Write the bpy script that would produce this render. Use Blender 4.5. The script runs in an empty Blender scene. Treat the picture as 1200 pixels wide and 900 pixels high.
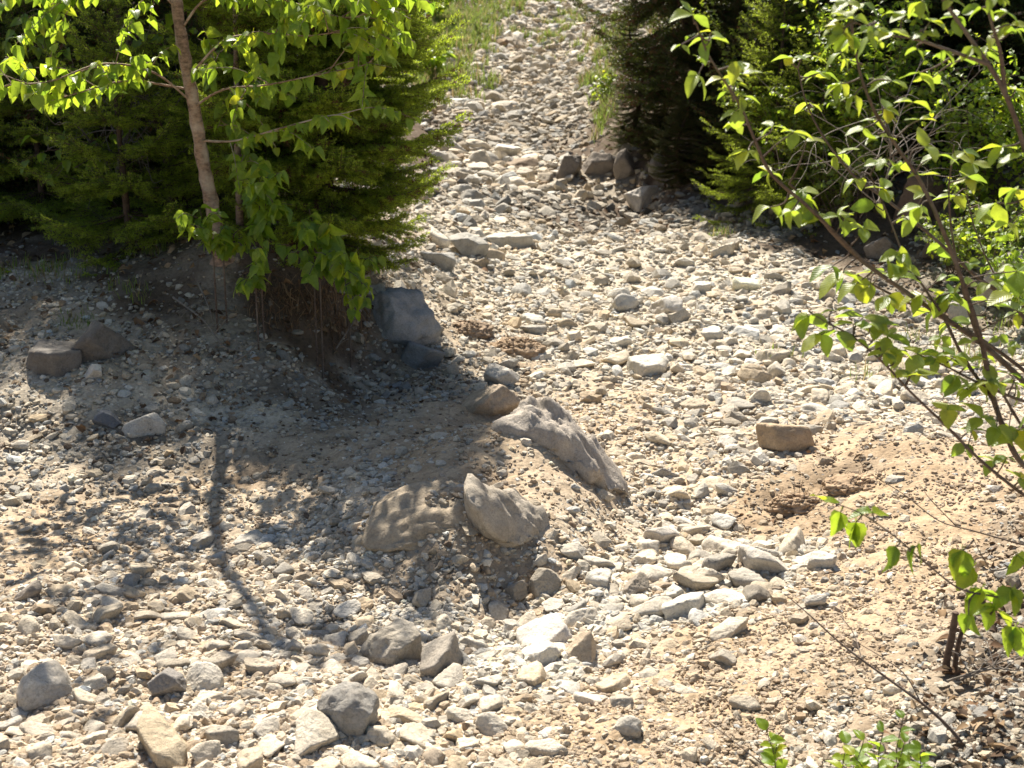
import bpy, math, random
import numpy as np
from mathutils import Vector, Matrix, Euler, Quaternion

R = np.random.default_rng(7)
random.seed(7)
scene = bpy.context.scene
col = scene.collection
PI = math.pi

# ------------------------------------------------------------------ noise
def _hash(ix, iy, iz, seed):
    h = (ix.astype(np.int64) * 374761393 + iy.astype(np.int64) * 668265263 + iz.astype(np.int64) * 2147483647 + seed * 1274126177) & 0xffffffff
    h = ((h ^ (h >> 13)) * 1274126177) & 0xffffffff
    h = ((h ^ (h >> 16)) * 2246822519) & 0xffffffff
    return (h ^ (h >> 15)).astype(np.float64) / 4294967295.0 * 2 - 1

def noise3(p, seed=0):
    p = np.asarray(p, float)
    i = np.floor(p).astype(np.int64)
    f = p - i
    u = f * f * f * (f * (f * 6 - 15) + 10)
    out = 0
    for dx in (0, 1):
        wx = u[..., 0] if dx else 1 - u[..., 0]
        for dy in (0, 1):
            wy = u[..., 1] if dy else 1 - u[..., 1]
            for dz in (0, 1):
                wz = u[..., 2] if dz else 1 - u[..., 2]
                out = out + _hash(i[..., 0] + dx, i[..., 1] + dy, i[..., 2] + dz, seed) * wx * wy * wz
    return out

def fbm3(p, octaves=4, seed=0, gain=0.5):
    a, s, out = 1.0, 1.0, 0
    for k in range(octaves):
        out = out + a * noise3(np.asarray(p) * s + 17.3 * k, seed + k)
        a *= gain
        s *= 2.03
    return out

def fbm2(x, y, octaves=4, seed=0, gain=0.5):
    return fbm3(np.stack([x, y, np.zeros_like(x) + .37], -1), octaves, seed, gain)

# ------------------------------------------------------------------ camera model (photo pixels 1200 x 900)
F = 1563.0
PITCH = math.radians(14.0)
CAM = np.array([0.0, 0.0, 1.6])
_ca, _sa = math.cos(PITCH), math.sin(PITCH)

def ray(u, v):
    xc = (u - 600) / F
    yu = -(v - 450) / F
    d = np.array([xc, _ca + yu * _sa, -_sa + yu * _ca])
    return d

def P(u, v, y):
    d = ray(u, v)
    return CAM + d * (y / d[1])

def to_px(p):
    p = np.asarray(p, float) - CAM
    fwd = p[..., 1] * _ca - p[..., 2] * _sa
    up = p[..., 1] * _sa + p[..., 2] * _ca
    fwd = np.maximum(fwd, 1e-6)
    return 600 + F * p[..., 0] / fwd, 450 - F * up / fwd, fwd

# ------------------------------------------------------------------ terrain: thin plate through surveyed points
CTRL = [  # (u, v, distance)
    (0,900,2.75),(300,900,2.78),(600,900,2.8),(900,900,2.75),(1200,900,2.62),
    (0,800,3.2),(300,800,3.22),(600,800,3.25),(900,800,3.15),(1150,800,2.98),
    (100,700,3.75),(300,700,3.76),(500,710,3.74),(700,700,3.8),(900,700,3.72),(1100,690,3.62),
    (0,620,4.28),(200,620,4.3),(350,620,4.28),(760,640,4.3),(900,610,4.45),(980,640,4.05),(1100,640,3.95),
    # hump of bedrock and soil
    (450,690,3.82),(600,700,3.86),(470,640,3.98),(560,640,3.94),(620,625,4.1),(480,590,4.28),(580,580,4.30),(640,560,4.45),
    (500,540,4.58),(600,515,4.76),(680,550,4.62),(730,600,4.52),(400,580,4.42),(400,530,4.8),(450,500,5.2),(600,490,5.6),(560,470,5.75),(500,480,5.5),
    (690,520,5.3),(760,560,4.95),(640,495,5.55),
    # trail
    (700,500,5.55),(850,500,5.5),(800,400,7.0),(650,400,7.0),(520,440,6.2),(950,400,6.9),(1050,430,6.4),(1150,450,6.05),
    (560,330,8.3),(700,300,9.2),(850,300,9.1),(950,310,8.7),(640,250,11.0),(780,250,10.9),(600,200,13.1),(670,205,12.9),
    (560,150,16.0),(680,150,15.9),(560,100,19.5),(690,100,19.3),(570,50,23.6),(700,50,23.4),(580,0,29.0),(690,0,29.0),
    # left bank
    (0,560,4.72),(150,560,4.72),(280,560,4.72),(0,500,5.05),(150,500,5.05),(0,440,5.4),(120,440,5.35),(0,380,5.85),(120,390,5.75),
    (250,460,5.35),(350,480,5.35),(350,430,5.75),(250,400,5.7),(200,345,6.1),(0,330,6.35),(100,300,6.8),(230,300,6.3),(320,310,6.25),
    (390,330,6.3),(400,390,6.25),(425,430,6.2),(330,370,6.05),(440,330,6.75),(450,300,7.4),(300,270,7.2),(380,270,7.4),(150,250,8.2),(0,240,8.4),
    (470,270,8.8),(420,240,9.6),(250,200,10.2),(0,170,11.0),(450,150,13.5),(490,130,16.5),(500,80,20),(480,40,23.5),(400,40,22),(200,80,16),(500,5,28),
    # right bank
    (900,560,4.78),(930,600,4.5),(940,540,5.05),(980,560,4.72),(1050,520,4.9),(1040,555,4.65),(1100,560,4.5),(1180,560,4.45),(1180,680,3.5),(1150,500,5.3),(1040,485,5.6),
    (1200,400,6.7),(1080,360,7.5),(1200,330,7.7),(1060,285,8.7),(980,280,9.3),(900,258,10.0),(860,240,10.8),(1000,240,9.6),(1150,260,8.9),
    (840,190,11.6),(780,215,12.2),(800,150,12.1),(860,150,11.8),(720,205,13.0),(735,150,13.6),(700,160,14.6),(705,120,17.4),(725,90,17.6),(730,50,21.5),(760,40,21),(720,0,28),
    (1000,150,12),(1200,200,10),(1000,60,16),(1200,100,13),
]
EXTRA = [(0,0,-.02),(-3,0,.0),(3,0,.3),(-3,2,.02),(3,2,.35),(0,-4,-.15),(-6,-3,-.1),(6,-3,.3),(-4,5,.3),(-6,6,.7),(4,4,.5),(5,7,.7),
         (-8,12,1.4),(8,12,1.8),(-14,20,3),(14,20,3.2),(0,42,4.6),(-15,42,5.8),(15,42,6.0),(0,80,10),(-50,60,10),(50,60,10),(0,200,22),(-150,150,20),(150,150,20),
         (-60,0,2),(60,0,3),(0,-60,-3)]
_pts = np.array([P(*c) for c in CTRL] + [np.array(e, float) for e in EXTRA])

def _warp(x, y):
    return 6 * np.arcsinh(x / 6), 6 * np.arcsinh(y / 6)

_tx, _ty = _warp(_pts[:, 0], _pts[:, 1])
def _U(r2):
    return np.where(r2 > 1e-12, 0.5 * r2 * np.log(np.maximum(r2, 1e-12)), 0.0)
_n = len(_pts)
_K = _U((_tx[:, None] - _tx) ** 2 + (_ty[:, None] - _ty) ** 2)
_Pm = np.stack([np.ones(_n), _tx, _ty], 1)
_A = np.zeros((_n + 3, _n + 3))
_A[:_n, :_n] = _K + np.eye(_n) * 0.004
_A[:_n, _n:] = _Pm
_A[_n:, :_n] = _Pm.T
_w = np.linalg.solve(_A, np.concatenate([_pts[:, 2], np.zeros(3)]))

def height_base(x, y):
    x = np.asarray(x, float); y = np.asarray(y, float)
    shp = x.shape
    X, Y = _warp(x.ravel(), y.ravel())
    out = np.empty(len(X))
    for s in range(0, len(X), 40000):
        a, b = X[s:s + 40000], Y[s:s + 40000]
        out[s:s + 40000] = _U((a[:, None] - _tx) ** 2 + (b[:, None] - _ty) ** 2) @ _w[:_n] + _w[_n] + _w[_n + 1] * a + _w[_n + 2] * b
    return out.reshape(shp)

def height(x, y):
    x = np.asarray(x, float); y = np.asarray(y, float)
    z = height_base(x, y)
    far = np.clip(np.hypot(x, y) / 14, .6, 2.5)
    z = z + far * .045 * fbm2(x * 1.3, y * 1.3, 2, 3)
    for gx_, gy_, sx_, sy_, am in ((-.17, 4.12, .27, .12, .075), (.13, 4.70, .22, .15, .05), (-.62, 4.35, .3, .2, .03), (-.15, 5.5, .34, .11, .06)):
        z = z + am * np.exp(-((x - gx_) / sx_) ** 2 - ((y - gy_) / sy_) ** 2)
    z = z + .020 * fbm2(x * 5, y * 5, 2, 11) * np.clip(1.6 - np.hypot(x, y) / 25, 0, 1)
    return z

def h1(x, y):
    return float(height(np.array([x]), np.array([y]))[0])

def hit(u, v, y0=2.0, y1=60.0):
    d = ray(u, v)
    ys = np.geomspace(y0, y1, 700)
    pts = CAM + d[None] * (ys / d[1])[:, None]
    below = height(pts[:, 0], pts[:, 1]) > pts[:, 2]
    k = int(np.argmax(below)) if below.any() else len(ys) - 1
    p = pts[k].copy()
    p[2] = h1(p[0], p[1])
    return p

# ------------------------------------------------------------------ zone fields (world fields fitted to surveyed spots)
ZONES = [  # u, v, stone cover, tan soil, organic litter and painted trail shade, stone size
    (60,850,.72,1,0,.62),(250,850,.75,.9,0,.64),(430,800,.8,.8,0,.66),(480,880,.7,.6,0,.7),(570,870,.3,.8,0,.8),(700,860,.12,1,0,.5),(900,800,.08,1,0,.5),(1000,720,.06,1,0,.5),
    (1050,650,.08,1,0,.5),(1130,850,.55,.4,.35,.4),(1000,880,.5,.6,.05,.4),(1180,750,.2,.3,.75,.4),(1180,860,.4,.2,.6,.4),(1130,780,.2,.5,.5,.4),(1080,760,.1,.8,.2,.4),(1060,830,.3,.7,.15,.4),(1190,640,.2,.6,.4,.5),(850,740,.15,1,0,.6),(950,690,.3,.9,0,.7),
    (100,720,.7,.8,0,.7),(30,660,.3,.9,0,.7),(60,620,.25,.9,0,.6),(200,640,.5,.7,0,.7),(350,680,.75,.6,0,.6),(500,740,.95,.35,0,.66),(650,760,1,.2,0,.85),(800,700,.95,.4,0,.9),
    (900,660,.95,.3,0,1),(720,810,.3,.9,0,.7),
    (30,540,.6,.4,.15,.6),(150,500,.6,.25,.35,.6),(60,460,.65,.25,.25,.6),(60,390,.6,.15,.3,.5),(250,440,.6,.1,.42,.55),(350,460,.5,.1,.5,.6),(350,390,.2,0,1,.5),(220,345,.3,.1,.7,.55),(50,340,.6,.15,.3,.5),(50,300,.2,.1,.8,.5),
    (430,490,.25,.5,.3,.5),(500,490,.12,.8,.15,.5),(350,550,.15,.6,.2,.5),(250,590,.3,.7,.1,.6),(450,590,.5,.5,.05,.6),(560,550,.25,.9,0,.6),(630,570,.25,.7,0,.6),(520,650,.5,.6,.1,.6),(590,660,.5,.5,.1,.7),
    (700,490,.55,.8,0,.7),(750,560,.7,.7,0,.8),(830,600,.85,.5,0,.9),(700,400,1,.2,0,1.15),(900,400,1,.08,0,1.15),(1050,440,1,.08,0,1.1),(850,490,.75,.6,0,1),(960,575,.1,1,.26,.5),(1010,595,.1,1,.22,.5),(930,590,.15,1,.32,.5),(1080,545,.05,1,.14,.5),
    (1150,550,.12,.9,.1,.5),(1120,500,.6,.5,0,.7),(480,400,.8,.1,.4,1.0),(550,400,.7,.5,.2,.8),(450,450,.7,.2,.5,.8),
    (600,300,1,.06,0,1.3),(800,300,1,.12,0,1.2),(950,330,1,.06,0,1.2),(600,200,1,.05,0,1.3),(560,120,1,.05,0,1.3),(640,112,.8,.1,.45,.9),(660,140,.8,.1,.5,.9),(560,60,.95,.1,.05,1.1),(640,50,.95,.1,.02,1.1),(690,60,.95,.1,.05,1.1),(600,10,.9,.1,.05,1.1),(670,10,.95,.1,.02,1.1),(860,258,.9,.1,.5,.8),(480,290,.9,.2,.2,1),  # two dark spots on the far trail paint shade into the soil colour
    (860,200,.04,0,1,.6),(800,180,.04,0,1,.6),(1000,260,.2,0,1,.7),(1120,310,.5,.1,.6,1),(1200,250,.1,0,1,.7),(760,120,.05,0,1,.7),(790,205,.5,0,.8,.8),(830,215,.5,0,.8,.8),(720,190,.5,.1,.3,.9),(740,150,.1,.1,.9,.8),(1000,100,.0,0,1,.6),(100,200,.02,0,1,.6),(300,260,.02,0,1,.6),(450,150,.05,0,1,.6),
    (500,90,.3,.2,.5,.7),(490,40,.1,.2,.8,.6),(505,10,.2,.2,.6,.7),(730,40,.05,.1,1,.7),(720,100,.1,.1,.9,.7),
]
def _q(x, y):
    y = np.maximum(np.asarray(y, float), .6)
    return np.stack([1.9 * np.asarray(x, float) / y, 1.3 * np.log(y)], -1)
_zp = np.array([hit(z[0], z[1]) for z in ZONES])
_zq = np.concatenate([_q(_zp[:, 0], _zp[:, 1]), _q(np.array([-6., 6, -9, 9, 0, -2, 2]), np.array([9., 9, 20, 20, 60, .8, .8]))])
_zv = np.array([z[2:] for z in ZONES] + [(0, 0, 1, .6), (0, 0, 1, .6), (0, 0, 1, .6), (0, 0, 1, .6), (.1, .2, .8, .8), (1, .5, 0, 1), (.1, .9, .1, .6)], float)

def zone(x, y, jitter=True):
    x = np.asarray(x, float); y = np.asarray(y, float)
    q = _q(x, y)
    if jitter:
        q = q + .05 * np.stack([fbm2(x * 2.2, y * 2.2, 3, 41), fbm2(x * 2.2, y * 2.2, 3, 57)], -1)
    out = np.empty((len(x), 4))
    for s in range(0, len(x), 40000):
        d2 = ((q[s:s + 40000, None, :] - _zq[None]) ** 2).sum(-1) + 2e-4
        w = d2 ** -2.8
        out[s:s + 40000] = (w[..., None] * _zv[None]).sum(1) / w.sum(1)[:, None]
    return out

# ------------------------------------------------------------------ mesh helpers
class MB:
    """collects vertices, polygons, uv and a per-vertex colour, then links them as one mesh object"""
    def __init__(s):
        s.v, s.f3, s.f4, s.c, s.n, s.uv = [], [], [], [], 0, []
    def add(s, v, f, c=None, uv=None):
        v = np.asarray(v, float).reshape(-1, 3)
        f = np.asarray(f, np.int64)
        (s.f3 if f.shape[1] == 3 else s.f4).append(f + s.n)
        s.v.append(v)
        cc = np.ones((len(v), 3)) * .5 if c is None else np.broadcast_to(np.asarray(c, float), (len(v), 3))
        s.c.append(cc)
        s.uv.append(np.zeros((len(v), 2)) if uv is None else uv)
        s.n += len(v)
    def mesh(s, name, mat, smooth=True, use_uv=False):
        me = bpy.data.meshes.new(name)
        v = np.concatenate(s.v)
        f3 = np.concatenate(s.f3) if s.f3 else np.zeros((0, 3), np.int64)
        f4 = np.concatenate(s.f4) if s.f4 else np.zeros((0, 4), np.int64)
        idx = np.concatenate([f3.ravel(), f4.ravel()])
        n3, n4 = len(f3), len(f4)
        me.vertices.add(len(v)); me.vertices.foreach_set('co', v.ravel())
        me.loops.add(len(idx)); me.loops.foreach_set('vertex_index', idx)
        me.polygons.add(n3 + n4)
        st = np.concatenate([np.arange(n3) * 3, n3 * 3 + np.arange(n4) * 4])
        me.polygons.foreach_set('loop_start', st)
        me.polygons.foreach_set('loop_total', np.concatenate([np.full(n3, 3), np.full(n4, 4)]))
        me.polygons.foreach_set('use_smooth', np.full(n3 + n4, smooth))
        me.update(calc_edges=True)
        a = me.color_attributes.new('tint', 'FLOAT_COLOR', 'POINT')
        c = np.concatenate(s.c)
        a.data.foreach_set('color', np.concatenate([c, np.ones((len(c), 1))], 1).ravel())
        if use_uv:
            l = me.uv_layers.new(name='UVMap')
            l.data.foreach_set('uv', np.concatenate(s.uv)[idx].ravel())
        me.validate()
        me.materials.append(mat)
        return me
    def build(s, name, mat, parent=None, smooth=True, use_uv=False):
        o = bpy.data.objects.new(name, s.mesh(name, mat, smooth, use_uv))
        col.objects.link(o)
        if parent is not None:
            o.parent = parent
            o.matrix_parent_inverse = Matrix.Translation(parent.location).inverted() if parent.type == 'EMPTY' else Matrix()
        return o

def tag(o, label=None, cat=None, group=None, kind=None):
    if label: o['label'] = label
    if cat: o['category'] = cat
    if group: o['group'] = group
    if kind: o['kind'] = kind
    return o

def empty(name, loc, label, cat, group=None):
    o = bpy.data.objects.new(name, None)
    o.location = [float(t) for t in loc]
    o.empty_display_size = .1
    col.objects.link(o)
    return tag(o, label, cat, group)

def norm(a):
    return a / np.maximum(np.linalg.norm(a, axis=-1, keepdims=True), 1e-9)

def curve(pts, n=10):
    """Catmull-Rom through pts, n samples per span"""
    p = np.asarray(pts, float)
    if len(p) < 3:
        t = np.linspace(0, 1, n + 1)[:, None]
        return p[0] * (1 - t) + p[-1] * t
    p = np.concatenate([[2 * p[0] - p[1]], p, [2 * p[-1] - p[-2]]])
    out = []
    for i in range(1, len(p) - 2):
        t = np.linspace(0, 1, n, endpoint=False)[:, None]
        a, b, c, d = p[i - 1], p[i], p[i + 1], p[i + 2]
        out.append(.5 * (2 * b + (c - a) * t + (2 * a - 5 * b + 4 * c - d) * t ** 2 + (3 * b - a - 3 * c + d) * t ** 3))
    out.append(p[-2][None])
    return np.concatenate(out)

def tube(mb, path, rad, k=6, c=None, rough=0.0):
    p = np.asarray(path, float); n = len(p)
    r = np.broadcast_to(np.asarray(rad, float), (n,)) if np.ndim(rad) else np.full(n, float(rad))
    t = norm(np.gradient(p, axis=0))
    ref = np.array([.31, .17, .94]) if abs(t[0, 2]) < .9 else np.array([.94, .3, .1])
    a = norm(np.cross(t, ref)); b = np.cross(t, a)
    ang = np.arange(k) * 2 * PI / k
    rr = r[:, None] * (1 + (rough * R.standard_normal((n, k)) if rough else 0))
    v = p[:, None] + rr[..., None] * (np.cos(ang)[None, :, None] * a[:, None] + np.sin(ang)[None, :, None] * b[:, None])
    i = np.arange(n - 1)[:, None] * k; j = np.arange(k)[None]; j2 = (j + 1) % k
    f = np.stack([i + j, i + j2, i + k + j2, i + k + j], -1).reshape(-1, 4)
    uv = np.stack([np.broadcast_to(np.arange(k) / k, (n, k)), np.broadcast_to(np.arange(n)[:, None] * .1, (n, k))], -1).reshape(-1, 2)
    mb.add(v.reshape(-1, 3), f, c, uv)
    m = v[-1].mean(0) + t[-1] * r[-1] * .5
    mb.add(np.concatenate([v[-1], m[None]]), np.stack([np.arange(k), (np.arange(k) + 1) % k, np.full(k, k)], 1), c)

# ------------------------------------------------------------------ materials
def new_mat(name):
    m = bpy.data.materials.new(name); m.use_nodes = True
    nt = m.node_tree; nt.nodes.clear()
    return m, nt.nodes, nt.links

def nd(ns, typ, **kw):
    n = ns.new(typ)
    for k, v in kw.items():
        if k in n.inputs: n.inputs[k].default_value = v
        else: setattr(n, k, v)
    return n

def mixcol(ns, ls, blend, fac, a, b):
    m = ns.new('ShaderNodeMix'); m.data_type = 'RGBA'; m.blend_type = blend
    for sock, val in ((m.inputs[0], fac), (m.inputs[6], a), (m.inputs[7], b)):
        if hasattr(val, 'links') or isinstance(val, bpy.types.NodeSocket): ls.new(val, sock)
        else: sock.default_value = val if not isinstance(val, tuple) else (*val, 1)[:4]
    return m.outputs[2]

def ramp(ns, ls, fac, stops):
    r = ns.new('ShaderNodeValToRGB'); ls.new(fac, r.inputs[0])
    e = r.color_ramp.elements
    while len(e) < len(stops): e.new(.5)
    for q, (p, c) in zip(e, stops):
        q.position = p; q.color = (*c, 1) if len(c) == 3 else c
    return r.outputs[0]

def g(v): return (v, v, v)

def mat_stone(name, use_object_color):
    m, ns, ls = new_mat(name)
    out = nd(ns, 'ShaderNodeOutputMaterial'); b = nd(ns, 'ShaderNodeBsdfPrincipled', Roughness=.85)
    b.inputs['Specular IOR Level'].default_value = .25
    pos = nd(ns, 'ShaderNodeNewGeometry').outputs['Position']
    if use_object_color:
        base = nd(ns, 'ShaderNodeObjectInfo').outputs['Color']
    else:
        base = nd(ns, 'ShaderNodeAttribute', attribute_name='tint').outputs['Color']
    n1 = nd(ns, 'ShaderNodeTexNoise', Scale=14, Detail=6, Roughness=.65); ls.new(pos, n1.inputs['Vector'])
    n2 = nd(ns, 'ShaderNodeTexNoise', Scale=150, Detail=4, Roughness=.75); ls.new(pos, n2.inputs['Vector'])
    n3 = nd(ns, 'ShaderNodeTexNoise', Scale=45, Detail=5, Roughness=.7, Distortion=.6); ls.new(pos, n3.inputs['Vector'])
    c = mixcol(ns, ls, 'MULTIPLY', 1.0, base, ramp(ns, ls, n1.outputs[0], [(.25, (.68, .66, .62)), (.55, (1, 1, 1)), (.8, (1.18, 1.16, 1.1))]))
    c = mixcol(ns, ls, 'MULTIPLY', .8, c, ramp(ns, ls, n2.outputs[0], [(.3, g(.62)), (.5, g(1)), (.72, g(1.22))]))
    # iron staining in blotches
    c = mixcol(ns, ls, 'MIX', ramp(ns, ls, n3.outputs[0], [(.58, g(0)), (.78, g(.45))]), c, (.36, .26, .16))
    vo = nd(ns, 'ShaderNodeTexVoronoi', Scale=11, feature='DISTANCE_TO_EDGE'); wv = nd(ns, 'ShaderNodeVectorMath', operation='MULTIPLY_ADD')
    ls.new(n3.outputs[1], wv.inputs[0]); wv.inputs[1].default_value = (.06, .06, .06); ls.new(pos, wv.inputs[2]); ls.new(wv.outputs[0], vo.inputs['Vector'])
    crack = ramp(ns, ls, vo.outputs['Distance'], [(.0, g(.55)), (.018, g(1))])
    c = mixcol(ns, ls, 'MULTIPLY', .7, c, crack)
    ls.new(c, b.inputs['Base Color'])
    bm = nd(ns, 'ShaderNodeBump', Strength=.65, Distance=.012); ls.new(n3.outputs[0], bm.inputs['Height'])
    bm2 = nd(ns, 'ShaderNodeBump', Strength=.5, Distance=.004); ls.new(n2.outputs[0], bm2.inputs['Height']); ls.new(bm.outputs[0], bm2.inputs['Normal'])
    ls.new(bm2.outputs[0], b.inputs['Normal'])
    ls.new(b.outputs[0], out.inputs[0])
    return m

def mat_ground():
    m, ns, ls = new_mat('trail_soil')
    out = nd(ns, 'ShaderNodeOutputMaterial'); b = nd(ns, 'ShaderNodeBsdfPrincipled', Roughness=.95)
    b.inputs['Specular IOR Level'].default_value = .1
    pos = nd(ns, 'ShaderNodeNewGeometry').outputs['Position']
    base = nd(ns, 'ShaderNodeAttribute', attribute_name='tint').outputs['Color']
    n1 = nd(ns, 'ShaderNodeTexNoise', Scale=9, Detail=7, Roughness=.7); ls.new(pos, n1.inputs['Vector'])
    n2 = nd(ns, 'ShaderNodeTexNoise', Scale=90, Detail=6, Roughness=.8); ls.new(pos, n2.inputs['Vector'])
    v1 = nd(ns, 'ShaderNodeTexVoronoi', Scale=55); ls.new(pos, v1.inputs['Vector'])
    v2 = nd(ns, 'ShaderNodeTexVoronoi', Scale=140); ls.new(pos, v2.inputs['Vector'])
    c = mixcol(ns, ls, 'MULTIPLY', 1.0, base, ramp(ns, ls, n1.outputs[0], [(.28, (.66, .62, .58)), (.52, (1, 1, 1)), (.78, (1.2, 1.2, 1.2))]))
    c = mixcol(ns, ls, 'MULTIPLY', .9, c, ramp(ns, ls, n2.outputs[0], [(.3, g(.6)), (.5, g(1)), (.7, g(1.25))]))
    vc = nd(ns, 'ShaderNodeHueSaturation', Saturation=.0); ls.new(v1.outputs['Color'], vc.inputs['Color'])
    c = mixcol(ns, ls, 'MULTIPLY', .6, c, ramp(ns, ls, vc.outputs[0], [(.2, g(.72)), (.8, g(1.25))]))
    ls.new(c, b.inputs['Base Color'])
    b1 = nd(ns, 'ShaderNodeBump', Strength=.5, Distance=.02); ls.new(n1.outputs[0], b1.inputs['Height'])
    b2 = nd(ns, 'ShaderNodeBump', Strength=.4, Distance=-.008); ls.new(v1.outputs['Distance'], b2.inputs['Height']); ls.new(b1.outputs[0], b2.inputs['Normal'])
    b3 = nd(ns, 'ShaderNodeBump', Strength=.45, Distance=.005); ls.new(n2.outputs[0], b3.inputs['Height']); ls.new(b2.outputs[0], b3.inputs['Normal'])
    b4 = nd(ns, 'ShaderNodeBump', Strength=.3, Distance=-.003); ls.new(v2.outputs['Distance'], b4.inputs['Height']); ls.new(b3.outputs[0], b4.inputs['Normal'])
    ls.new(b4.outputs[0], b.inputs['Normal'])
    ls.new(b.outputs[0], out.inputs[0])
    return m

def mat_leaf(name, refl, trans, tweight=.5, rough=.38, spec=.5, veins=True, amount=1.0):
    """leaf: reflecting upper face, yellow green when the light passes through; tint.r varies the single leaf"""
    m, ns, ls = new_mat(name)
    out = nd(ns, 'ShaderNodeOutputMaterial'); b = nd(ns, 'ShaderNodeBsdfPrincipled', Roughness=rough)
    b.inputs['Specular IOR Level'].default_value = spec
    tr = nd(ns, 'ShaderNodeBsdfTranslucent'); mx = nd(ns, 'ShaderNodeMixShader', Fac=tweight)
    at = nd(ns, 'ShaderNodeAttribute', attribute_name='tint')
    sep = nd(ns, 'ShaderNodeSeparateColor'); ls.new(at.outputs['Color'], sep.inputs[0])
    var = ramp(ns, ls, sep.outputs[0], [(0, (.55, .68, .6)), (.5, (1, 1, 1)), (.85, (1.35, 1.15, .9)), (1, (1.6, 1.2, .8))])
    c = mixcol(ns, ls, 'MULTIPLY', 1, refl, var)
    t = mixcol(ns, ls, 'MULTIPLY', 1, trans, var)
    if veins:
        uv = nd(ns, 'ShaderNodeUVMap'); sx = nd(ns, 'ShaderNodeSeparateXYZ'); ls.new(uv.outputs[0], sx.inputs[0])
        ab = nd(ns, 'ShaderNodeMath', operation='ABSOLUTE'); ls.new(sx.outputs[0], ab.inputs[0])
        ma = nd(ns, 'ShaderNodeMath', operation='MULTIPLY_ADD'); ls.new(ab.outputs[0], ma.inputs[0]); ma.inputs[1].default_value = -.32; ls.new(sx.outputs[1], ma.inputs[2])
        mu = nd(ns, 'ShaderNodeMath', operation='MULTIPLY'); ls.new(ma.outputs[0], mu.inputs[0]); mu.inputs[1].default_value = 58.0
        si = nd(ns, 'ShaderNodeMath', operation='SINE'); ls.new(mu.outputs[0], si.inputs[0])
        vein = ramp(ns, ls, si.outputs[0], [(.0, g(1)), (.5, g(1)), (.97, g(.84))])
        mid = ramp(ns, ls, ab.outputs[0], [(.0, (1.5, 1.45, 1.3)), (.06, (1, 1, 1))])
        c = mixcol(ns, ls, 'MULTIPLY', .5, c, mid); t = mixcol(ns, ls, 'MULTIPLY', .8, t, vein)
        bm = nd(ns, 'ShaderNodeBump', Strength=.22, Distance=.0012); ls.new(si.outputs[0], bm.inputs['Height'])
        ls.new(bm.outputs[0], b.inputs['Normal'])
    pos = nd(ns, 'ShaderNodeNewGeometry').outputs['Position']
    bn = nd(ns, 'ShaderNodeTexNoise', Scale=70, Detail=3); ls.new(pos, bn.inputs['Vector'])
    bl = ramp(ns, ls, bn.outputs[0], [(.3, g(.78)), (.55, g(1.05))])
    spot = ramp(ns, ls, bn.outputs[0], [(.70, g(0)), (.76, g(.8))])
    c = mixcol(ns, ls, 'MIX', spot, mixcol(ns, ls, 'MULTIPLY', .8, c, bl), (.16, .10, .04)); t = mixcol(ns, ls, 'MIX', spot, mixcol(ns, ls, 'MULTIPLY', .8, t, bl), (.20, .12, .03))
    ls.new(c, b.inputs['Base Color']); ls.new(t, tr.inputs['Color'])
    ls.new(b.outputs[0], mx.inputs[1]); ls.new(tr.outputs[0], mx.inputs[2]); ls.new(mx.outputs[0], out.inputs[0])
    return m

def mat_needle(name, dark, light, trans, tw=.3):
    m, ns, ls = new_mat(name)
    out = nd(ns, 'ShaderNodeOutputMaterial'); b = nd(ns, 'ShaderNodeBsdfPrincipled', Roughness=.5)
    b.inputs['Specular IOR Level'].default_value = .3
    tr = nd(ns, 'ShaderNodeBsdfTranslucent'); mx = nd(ns, 'ShaderNodeMixShader', Fac=tw)
    at = nd(ns, 'ShaderNodeAttribute', attribute_name='tint')
    sep = nd(ns, 'ShaderNodeSeparateColor'); ls.new(at.outputs['Color'], sep.inputs[0])
    c = mixcol(ns, ls, 'MIX', sep.outputs[0], dark, light)
    t = mixcol(ns, ls, 'MIX', sep.outputs[0], tuple(x * .55 for x in trans), trans)
    c = mixcol(ns, ls, 'MIX', sep.outputs[1], c, (.16, .085, .04))
    t = mixcol(ns, ls, 'MIX', sep.outputs[1], t, (.10, .05, .02))
    ls.new(c, b.inputs['Base Color']); ls.new(t, tr.inputs['Color'])
    ls.new(b.outputs[0], mx.inputs[1]); ls.new(tr.outputs[0], mx.inputs[2]); ls.new(mx.outputs[0], out.inputs[0])
    return m

def mat_bark(name, a, b_, c_=None, scale=30):
    m, ns, ls = new_mat(name)
    out = nd(ns, 'ShaderNodeOutputMaterial'); b = nd(ns, 'ShaderNodeBsdfPrincipled', Roughness=.8)
    b.inputs['Specular IOR Level'].default_value = .3
    pos = nd(ns, 'ShaderNodeNewGeometry').outputs['Position']
    mp = nd(ns, 'ShaderNodeMapping'); mp.inputs['Scale'].default_value = (1, 1, 2.2); ls.new(pos, mp.inputs[0])
    n1 = nd(ns, 'ShaderNodeTexNoise', Scale=scale, Detail=6, Roughness=.7); ls.new(mp.outputs[0], n1.inputs['Vector'])
    n2 = nd(ns, 'ShaderNodeTexNoise', Scale=7, Detail=4, Roughness=.6); ls.new(pos, n2.inputs['Vector'])
    c = ramp(ns, ls, n1.outputs[0], [(.3, a), (.62, b_)])
    if c_: c = mixcol(ns, ls, 'MIX', ramp(ns, ls, n2.outputs[0], [(.5, g(0)), (.66, g(.8))]), c, c_)
    ls.new(c, b.inputs['Base Color'])
    bm = nd(ns, 'ShaderNodeBump', Strength=.7, Distance=.006); ls.new(n1.outputs[0], bm.inputs['Height']); ls.new(bm.outputs[0], b.inputs['Normal'])
    ls.new(b.outputs[0], out.inputs[0])
    return m

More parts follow.
